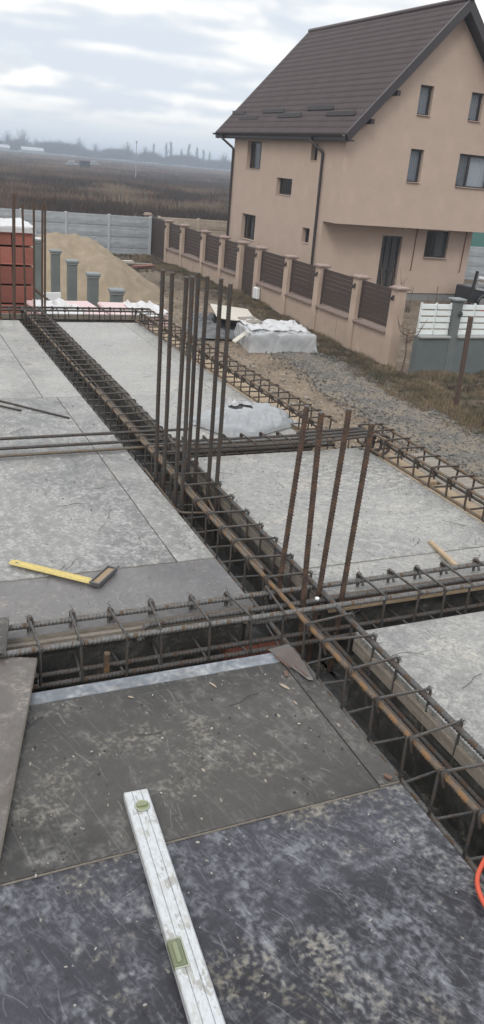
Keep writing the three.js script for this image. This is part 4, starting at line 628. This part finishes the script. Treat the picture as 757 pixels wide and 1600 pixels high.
// cage: things along local -z
function cage(label, pos, turn, len, w, h, pitch, bars, o = {}) {
  const t = thing('rebar_cage', label, 'rebar cage', pos, turn); const geos = [-0.004, 0, 0.004].map((j) => stirrupGeo(w, h, o.r ?? 0.0042, o.hook ?? 0.055, j));
  bars.forEach(([x, y, R, mat, a = 0, b = len, bend]) => { let pts = [V(x, y, -a), V(x + rr(-0.004, 0.004), y - rr(0, 0.004), -(a + b) / 2), V(x, y, -b)]; if (bend) pts = rounded([...bend.map((q) => V(x + q[0], y + q[1], -a + q[2])), ...pts], 0.03, 5); const cut = o.ribTo ?? len; if (cut < b && cut > a) { const m = V(x, y, -cut); part('longitudinal_bar', merge([rebar([V(x, y, -a), m], R, true), rebar([m, V(x, y, -b)], R, false)]), mat, t); } else part('longitudinal_bar', rebar(pts, R, cut >= b), mat, t); });
  const skip = o.skip ?? [];
  for (let s = o.s0 ?? 0.06, i = 0; s < len; s += pitch * rr(0.86, 1.14), i++) {
    if (skip.some(([a, b]) => s > a && s < b)) continue;
    const m = part('stirrup', geos[i % 3], o.mat ?? M.steel, t); m.position.set(rr(-0.003, 0.003), (o.y0 ?? 0) + rr(-0.003, 0.003), -s); m.rotation.set(rr(-0.05, 0.05), rr(-0.13, 0.13), rr(-0.02, 0.02));
    if (s < (o.tieTo ?? 0)) { for (const c of [-1, 1]) { const q = part('tie_wire', tieGeo, M.steelDark, m); q.position.set(c * (w / 2 - 0.012), h - 0.012, 0); q.rotation.set(rr(-0.4, 0.4), rr(-0.5, 0.5), rr(0, 3)); } }
  }
  return t;
}
// long main beam
cage('long rebar cage of the main beam running from lower right to the far end', [1.372, -0.12, -0.35], 0, 7.95, 0.208, 0.188, 0.157, [
  [-0.083, 0.163, 0.009, M.steelRust, 0, 2.2], [-0.083, 0.163, 0.009, M.steelTan, 2.15, 7.95], [0.085, 0.16, 0.0102, M.steelMid], [-0.088, 0.012, 0.0095, M.steel], [0.088, 0.012, 0.0095, M.steelDark], [-0.062, 0.159, 0.009, M.steelTan, 2.2, 4.9], [-0.06, 0.150, 0.009, M.steelDark, 0.2, 1.9]],
  { mat: M.steelMid, r: 0.005, tieTo: 3.2, ribTo: 4.4, skip: [[1.86, 2.0]], s0: 0.05 });
// near cross beam (local -z runs to the right: turn by -90 degrees)
cage('rebar cage of the near cross beam, running the full width of the picture', [-0.6, -0.115, -2.305], -Math.PI / 2, 3.6, 0.205, 0.172, 0.146, [
  [0.088, 0.159, 0.0105, M.steel], [-0.088, 0.143, 0.0105, M.steel], [-0.088, 0.014, 0.0102, M.steelMid], [0.088, 0.014, 0.0102, M.steelDark], [0.0, 0.132, 0.0102, M.steelMid, 1.35, 3.6, [[0, -0.06, 0.02], [0, -0.045, 0]]], [0.03, 0.012, 0.0102, M.steelDark]],
  { mat: M.steelMid, r: 0.005, tieTo: 3.6, skip: [[1.86, 2.12]], s0: 0.10 });
// short cross beam
cage('rebar cage of the short cross beam in front of the white bag', [1.45, -0.062, -4.075], -Math.PI / 2, 1.2, 0.215, 0.115, 0.118, [
  [0.09, 0.104, 0.0095, M.steelDark, 0, 0.97], [-0.09, 0.082, 0.0095, M.steelDark, 0, 1.28], [0.09, 0.01, 0.0095, M.steelDark, 0, 1.0], [-0.09, 0.01, 0.0095, M.steelDark, 0, 1.1], [0.0, 0.098, 0.0095, M.steel, 0, 1.2]], { mat: M.steelDark, tieTo: 0, s0: 0.1, r: 0.004 });
// edge beam
cage('rebar cage of the far half of the right edge beam, resting on the panel edge', [2.435, 0.002, -4.1], 0.012, 3.75, 0.165, 0.135, 0.142, [
  [-0.07, 0.118, 0.008, M.steelTan], [0.07, 0.118, 0.008, M.steelTan], [-0.07, 0.012, 0.008, M.steelTan], [0.07, 0.012, 0.008, M.steelDark]], { mat: M.steelDark, ribTo: 0.01, s0: 0.08, hook: 0.06, r: 0.0052 });
cage('rebar cage of the near half of the right edge beam, over the pale planks', [2.70, 0.002, -2.3], 0, 1.72, 0.175, 0.13, 0.145, [
  [-0.072, 0.113, 0.0082, M.steelTan], [0.072, 0.113, 0.0082, M.steelTan], [-0.072, 0.012, 0.0082, M.steelTan], [0.072, 0.012, 0.0082, M.steelDark]], { mat: M.steelDark, s0: 0.06, hook: 0.07, r: 0.0058 });
// far beam
cage('rebar cage of the far end beam in front of the pink packs', [0.4, -0.115, -8.2], -Math.PI / 2, 2.2, 0.2, 0.175, 0.118, [
  [0.085, 0.163, 0.0102, M.steelDark], [-0.085, 0.16, 0.0102, M.steelDark], [0.085, 0.012, 0.0102, M.steelDark], [-0.085, 0.012, 0.0102, M.steelDark]], { mat: M.steelDark, ribTo: 0.01, s0: 0.05 });
// anchorage hooks where the edge beam changes
{
  const t = thing('hooked_bars', 'bundle of thick bent-down bar ends where short cross beam meets edge beam', 'rebar hooks', [2.60, 0, -3.9]);
  for (let k = 0; k < 4; k++) { const z = -0.07 + k * 0.045, x = 0.0 + k * 0.026; part('hooked_bar', sweep(resample(rounded([V(-0.42, 0.10 - k * 0.006, z - 0.02), V(x - 0.02, 0.115, z), V(x + 0.045, 0.10, z), V(x + 0.05, 0.01, z + 0.004), V(x + 0.0, -0.012, z + 0.008), V(x - 0.05, 0.0, z + 0.01)], 0.05, 6), 0.01), 0.0095, 8), M.steelDark, t); }
}
// three long bars over the left panels
[[-4.235, 0.06, 'rearmost of the three long bars lying across the left panels', M.steelDark], [-4.14, 0.038, 'middle one of the three long bars lying across the left panels', M.steelDark], [-4.085, 0.017, 'front brownish one of the three long bars across the left panels', M.steelTan]].forEach(([z, y, label, m], i) => { const t = thing('straight_rebar', label, 'rebar', [0, y, z]); part('bar', rebar([V(-1.2, 0, 0.02), V(0.4, 0.003, 0), V(1.62 - i * 0.1, 0.0, -0.03)], 0.0085, true), m, t); });
// starter bars
const ord = ['first', 'second', 'third', 'fourth', 'fifth', 'sixth', 'seventh', 'eighth'];
function starter(x, z, y0, x1, y1, z1, R, m, label, group) { const t = thing('starter_bar', label, 'rebar', [x, y0, z], 0, group); part('bar', rebar([V(0, 0, 0), V((x1 - x) * 0.5 + rr(-0.004, 0.004), (y1 - y0) * 0.5, (z1 - z) * 0.5), V(x1 - x, y1 - y0, z1 - z)], R, true, 0.0135), m, t); part('bar_end', new THREE.CylinderGeometry(R * 0.93, R * 0.93, 0.003, 10).translate(x1 - x, y1 - y0 + 0.001, z1 - z), M.steel, t); }
[[1.351, -2.476, 1.381, 0.729], [1.369, -2.297, 1.339, 0.761], [1.446, -2.33, 1.468, 0.758], [1.519, -2.28, 1.537, 0.719]].forEach(([x, z, x1, y1], i) => starter(x - (x1 - x) * 0.3, z, -0.3, x1, y1, z, 0.0105, M.steelBrown, `${ord[i]} from the left of the four rusty brown starter bars at the beam crossing`, 'rusty starter bars'));
[[1.243, -3.72, 1.228, 1.027], [1.257, -3.65, 1.25, 1.026], [1.257, -3.455, 1.251, 1.034], [1.268, -3.392, 1.254, 1.046], [1.402, -3.69, 1.394, 1.023], [1.421, -3.627, 1.416, 1.017], [1.442, -3.496, 1.432, 1.026], [1.457, -3.424, 1.449, 1.014]].forEach(([x, z, x1, y1], i) => starter(x, z, -0.28, x1, y1, z, 0.0105, i % 3 === 1 ? M.steelDark : M.steelDark, `${ord[i]} from the left of the eight tall dark starter bars in mid deck`, 'tall dark starter bars'));
[[1.04, -7.95, 1.058, 1.06], [1.16, -7.93, 1.19, 1.11], [1.33, -8.25, 1.315, 1.01], [1.40, -8.2, 1.413, 1.074], [1.475, -8.2, 1.495, 1.074], [1.50, -8.2, 1.518, 1.014]].forEach(([x, z, x1, y1], i) => starter(x, z, -0.3, x1, y1, z, i === 1 ? 0.015 : 0.0105, M.steelBrown, `${ord[i]} from the left of the six dark starter bars before the brick stack`, 'starter bars by the brick stack'));
// tie ring at the foot of the eight bars
{ const t = thing('bent_tie_bar', 'bent brownish bar looped around the feet of the eight tall starter bars', 'rebar', [0, 0, 0]); part('bar', sweep(resample(rounded([V(1.235, -0.03, -3.9), V(1.24, -0.055, -3.36), V(1.42, -0.06, -3.33), V(1.46, -0.05, -3.6)], 0.04, 5), 0.03), 0.0065, 8), M.steelTan, t); const s = thing('rebar_stub', 'short rusty upright bar stub in the near cross beam trough', 'rebar', [0.60, -0.3, -2.245]); part('bar', rebar([V(0, 0, 0), V(0.004, 0.27, 0)], 0.011, true), M.steelRust, s); }
// two loose dark rods in the far left corner
[[[0.45, -5.4], [1.008, -4.738], 'long thin dark rod lying on the far left panel'], [[0.45, -5.24], [0.752, -4.93], 'shorter thin dark rod lying beside the long one on the far left panel']].forEach(([a, b, label]) => { const t = thing('loose_rod', label, 'rod', [a[0], 0.007, a[1]]); part('bar', rebar([V(0, 0, 0), V((b[0] - a[0]), 0, b[1] - a[1])], 0.006, false), M.steelDark, t); });
// cut tie wires lying about
{
  const wm = flat(0.05, 0.045, 0.042, 0.6, 0.3), spots = [];
  const put = (n, x0, x1, z0, z1, where) => { for (let i = 0; i < n; i++) spots.push([rr(x0, x1), rr(z0, z1), rr(0.05, 0.13), where]); };
  put(9, 0.5, 1.15, -3.9, -2.45, 'the large pale panel behind the angle square'); put(7, 1.6, 2.55, -3.8, -2.45, 'the shiny panel between the two right cross beams'); put(6, 1.6, 2.3, -7.5, -4.4, 'the far right panel beside the white bag'); put(5, 0.6, 1.15, -7.5, -4.4, 'the far left panel beyond the three long bars'); put(3, 0.3, 1.1, -1.95, -1.45, 'the worn grey panel under the level tip'); put(4, 0.4, 1.15, -1.3, -0.95, 'the dark panel nearest the camera'); put(4, 1.55, 1.95, -2.0, -1.3, 'the pale panel at the right edge');
  const gs = [0, 1, 2, 3].map((k) => { const q = [V(-0.5, 0.012, 0), V(-0.15, 0.02 + 0.03 * (k % 2), rr(-0.16, 0.16)), V(0.25, 0.015, rr(-0.16, 0.16)), V(0.5, 0.012, rr(-0.2, 0.4))]; return sweep(rounded(q, 0.25, 5), 0.009, 5); });
  spots.forEach(([x, z, l, where], i) => { const m = solo('wire_offcut', gs[i % 4], wm, 'thin dark tie wire offcut on ' + where, 'wire', [x, 0.005, z], 'tie wire offcuts on ' + where, rr(0, 6.283)); m.scale.setScalar(l); });
}
{
  const N = 420, im = new THREE.InstancedMesh(new THREE.IcosahedronGeometry(1, 0), flat(1, 1, 1, 0.95), N); im.name = 'cement_crumbs'; im.userData = { kind: 'stuff', label: 'small crumbs of cement and wood scattered over the formwork panels' };
  const m4 = new THREE.Matrix4(), q = new THREE.Quaternion(), e = new THREE.Euler(), c = new THREE.Color();
  for (let i = 0; i < N; i++) { const k = rnd(); let x, z; if (k < 0.45) { x = rr(0.1, 1.12); z = rr(-1.97, -0.85); } else if (k < 0.72) { x = rr(0.3, 1.18); z = rr(-5, -2.42); } else { x = rr(1.52, 2.5); z = rr(-3.9, -2.4); } const s = rr(0.0012, 0.0038); m4.compose(V(x, 0.004 + s * 0.5, z), q.setFromEuler(e.set(rr(0, 6), rr(0, 6), rr(0, 6))), V(s, s * 0.7, s * rr(0.8, 1.8))); im.setMatrixAt(i, m4); const b = rnd() < 0.5 ? rr(0.03, 0.08) : rr(0.2, 0.4); im.setColorAt(i, c.setRGB(b, b * 0.94, b * 0.85)); }
  shadow(im); scene.add(im);
}
// ------------------------------------------------------------------ tools and loose things on the deck
{
  // spirit level: box section with two vials
  const ang = -0.0657;
  const t = thing('spirit_level', 'white aluminium spirit level smeared with cement, lying on the dark panels', 'spirit level', [0.495, 0.002, -1.534], ang);
  const tex = textures(512, 1024, (u, v) => { const s = fbm(u * 7, v * 34, 4, 3), f = fbm(u * 60, v * 150, 3, 7), e = ss(0.56, 0.66, s * 0.72 + f * 0.28), w = ss(0.6, 0.64, fbm(u * 18, v * 60, 4, 31)); let c = [0.48, 0.492, 0.505]; c = mix3(c, [0.33, 0.33, 0.32], ss(0.4, 0.7, f) * 0.35); c = mix3(c, [0.30, 0.29, 0.265], e * 0.85); c = mix3(c, [0.40, 0.39, 0.365], w * 0.6); return { c, b: 0.5 + e * 0.4, r: 0.42 + e * 0.4 }; });
  const lm = std({ ...tex, bumpScale: 0.001, metalness: 0.15 });
  const w = 0.062, h = 0.024, L = 1.2;
  const prof = new THREE.Shape(); const pp = [[-w / 2, 0], [-w / 2, h - 0.003], [-w / 2 + 0.003, h], [-0.012, h], [-0.0117, h - 0.0025], [-0.0098, h - 0.0025], [-0.0095, h], [0.0105, h], [0.0107, h - 0.0025], [0.0128, h - 0.0025], [0.013, h], [w / 2 - 0.003, h], [w / 2, h - 0.003], [w / 2, 0]]; pp.forEach(([a, b], i) => i ? prof.lineTo(a, b) : prof.moveTo(a, b));
  const eg = new THREE.ExtrudeGeometry(prof, { depth: L, bevelEnabled: false }); const ug = metreUV(eg), uv = ug.attributes.uv; for (let i = 0; i < uv.count; i++) uv.setXY(i, uv.getX(i) * 4, uv.getY(i) * 0.8);
  part('level_body', ug, lm, t);
  const gm = new THREE.MeshPhysicalMaterial({ color: new THREE.Color().setRGB(0.17, 0.185, 0.10), roughness: 0.2, clearcoat: 0.6 }), gd = flat(0.20, 0.27, 0.09, 0.25);
  const v1 = part('plumb_vial', new THREE.CylinderGeometry(0.016, 0.016, 0.003, 28).translate(0.004, h + 0.0012, 0.055), flat(0.20, 0.22, 0.12, 0.35), t); part('vial_tube', new THREE.CapsuleGeometry(0.005, 0.018, 4, 10).rotateZ(Math.PI / 2).translate(0.004, h + 0.004, 0.055), gm, v1);
  part('vial_rim', new THREE.TorusGeometry(0.017, 0.002, 6, 28).rotateX(Math.PI / 2).translate(0.004, h + 0.002, 0.055), flat(0.30, 0.31, 0.24, 0.5), v1);
  const v2 = part('centre_vial', box(0.028, 0.017, 0.062, -w / 2 + 0.0125, h - 0.0065, 0.47, 0.002), flat(0.13, 0.145, 0.08, 0.3), t); part('vial_tube', new THREE.CapsuleGeometry(0.007, 0.036, 4, 10).rotateX(Math.PI / 2).translate(-w / 2 + 0.012, h + 0.0015, 0.47), gm, v2); part('vial_rim', merge([box(0.003, 0.004, 0.066, -w / 2 + 0.028, h + 0.001, 0.47), box(0.03, 0.004, 0.003, -w / 2 + 0.0135, h + 0.001, 0.5035), box(0.03, 0.004, 0.003, -w / 2 + 0.0135, h + 0.001, 0.4365)]), flat(0.33, 0.34, 0.27, 0.5), v2);
  part('end_cap', box(w - 0.002, h - 0.002, 0.004, 0, h / 2, -0.002), flat(0.3, 0.31, 0.31, 0.5), t);
}
{
  // angle square: brass-yellow blade, grey cast handle with a recess
  const A = V(0.387, 0, -2.90), B = V(0.650, 0, -2.668), dir = B.clone().sub(A), L = dir.length(), ang = -Math.atan2(dir.z, dir.x);
  const t = thing('angle_square', 'yellow-bladed carpenter\'s angle square with grey handle lying on the pale panel', 'angle square', [A.x, 0.003, A.z], ang);
  const ym = std({ ...textures(256, 64, (u, v) => { const f = fbm(u * 40, v * 12, 4, 3), tick = (v < 0.3 || v > 0.75) && (u * 70 % 1) < 0.18 ? 0.6 : 0; return { c: mix3(mix3([0.56, 0.43, 0.13], [0.40, 0.32, 0.13], ss(0.4, 0.75, f)), [0.16, 0.12, 0.05], tick), b: f, r: 0.5 }; }), bumpScale: 0.0004, metalness: 0.15 });
  const sh = new THREE.Shape(); [[0.0, -0.012], [0.012, -0.022], [L + 0.01, -0.022], [L + 0.03, 0.02], [0.012, 0.02], [0, 0.012]].forEach(([a, b], i) => i ? sh.lineTo(a, b) : sh.moveTo(a, b)); const hole = new THREE.Path(); hole.absarc(0.028, 0, 0.006, 0, 6.283); sh.holes.push(hole);
  const bg = new THREE.ExtrudeGeometry(sh, { depth: 0.002, bevelEnabled: false }).rotateX(-Math.PI / 2).translate(0, 0.010, 0); { const uv = bg.attributes.uv; for (let i = 0; i < uv.count; i++) uv.setXY(i, uv.getX(i) / L, (uv.getY(i) + 0.022) / 0.044); } part('blade', bg, ym, t);
  const hm = flat(0.11, 0.11, 0.115, 0.45, 0.4); const H = 0.155; const hg = new THREE.Group(); hg.name = 'handle'; hg.position.set(L + 0.004, 0, 0.022); hg.rotation.y = Math.PI / 2; t.add(hg);
  part('handle_frame', merge([box(H, 0.02, 0.006, H / 2, 0.011, 0.001), box(H, 0.02, 0.006, H / 2, 0.011, 0.038), box(0.007, 0.02, 0.036, 0.004, 0.011, 0.02), box(0.007, 0.02, 0.036, H - 0.004, 0.011, 0.02)]), hm, hg); part('handle_web', box(H - 0.01, 0.006, 0.033, H / 2, 0.010, 0.02), flat(0.27, 0.19, 0.12, 0.8), hg);
}
{
  // plastic bag, torn open over something black
  const t = thing('plastic_bag', 'torn white plastic bag lying on the panel behind the short cross beam', 'bag', [2.08, 0.0, -4.52], 0.45);
  const f = (u, v) => { const a = u * 2 - 1, b = v * 2 - 1, ex = 0.33, ez = 0.25; const r = Math.pow(Math.pow(Math.abs(a), 3.2) + Math.pow(Math.abs(b), 3.2), 1 / 3.2); const h = 0.09 * Math.pow(Math.max(0, 1 - r * r), 0.55); const rg = (x, y, k) => 1 - Math.abs(2 * fbm(x, y, 3, k) - 1), an = Math.atan2(b + 0.3, a), wr = (fbm(u * 3, v * 3, 2, 5) - 0.5) * 0.03 + (rg(an * 3.2, r * 1.3, 9) - 0.75) * 0.055 * ss(0.15, 0.7, r) + (rg(u * 7 + v * 4, v * 3, 31) - 0.8) * 0.03; return V(a * ex * (1 - 0.06 * Math.abs(b)) + wr * 0.3, 0.004 + h + wr * ss(1, 0.75, r) * 0.8 + 0.008 * vn(u * 20, v * 20) * ss(1.2, 0.9, r), b * ez); };
  const full = grid(90, 80, f); const idx = full.index.array, keep = [], p = full.attributes.position; const inHole = (x, z) => Math.abs((x + 0.02) * 0.8 + (z + 0.03) * 0.6) < 0.075 && Math.abs(-(x + 0.02) * 0.6 + (z + 0.03) * 0.8) < 0.036 + 0.014 * Math.sin(x * 90);
  for (let i = 0; i < idx.length; i += 3) { const x = (p.getX(idx[i]) + p.getX(idx[i + 1]) + p.getX(idx[i + 2])) / 3, z = (p.getZ(idx[i]) + p.getZ(idx[i + 1]) + p.getZ(idx[i + 2])) / 3; if (!inHole(x, z)) keep.push(idx[i], idx[i + 1], idx[i + 2]); } full.setIndex(keep);
  part('bag_skin', full, new THREE.MeshPhysicalMaterial({ color: new THREE.Color().setRGB(0.54, 0.55, 0.56), roughness: 0.22, side: THREE.DoubleSide, transmission: 0.55, thickness: 0 }), t);
  part('contents', grid(40, 36, (u, v) => { const q = f(0.06 + u * 0.88, 0.06 + v * 0.88); return V(q.x, Math.max(0.002, q.y - 0.006 - 0.01 * fbm(u * 18, v * 18, 3, 3)), q.z); }), flat(0.02, 0.02, 0.022, 0.7), t);
  part('tear_flap', grid(10, 6, (u, v) => V(-0.06 + u * 0.1, 0.098 + 0.05 * v * (0.6 + 0.4 * Math.sin(u * 6)) , -0.085 - 0.015 * v + u * -0.03)), M.plasticWhite, t);
}
{
  const a = V(2.215, 0, -2.68), b = V(2.158, 0, -2.41), c = a.clone().add(b).multiplyScalar(0.5); solo('wooden_stick', box(0.022, 0.018, a.distanceTo(b)), M.wood, 'short rough wooden stick lying on the panel by the right cross beam', 'stick', [c.x, 0.012, c.z], null, Math.atan2(a.x - b.x, a.z - b.z)).rotation.x = -0.06;
  const t = thing('orange_hose', 'orange hose curving in at the lower right edge', 'hose', [1.212, 0.012, -1.0]); part('tube', sweep(resample(rounded([V(0.30, 0.0, -0.14), V(0.06, 0.0, -0.095), V(-0.045, 0, -0.025), V(-0.075, 0, 0.06), V(-0.03, 0, 0.16), V(0.15, 0, 0.3)], 0.09, 8), 0.01), 0.0058, 12), flat(0.50, 0.07, 0.03, 0.5), t);
  solo('plastic_spacer', new THREE.CylinderGeometry(0.008, 0.008, 0.006, 14), M.white, 'small white plastic spacer on the bars at the beam crossing', 'spacer', [1.40, 0.055, -2.26]);
}
renderer.render(scene, camera);
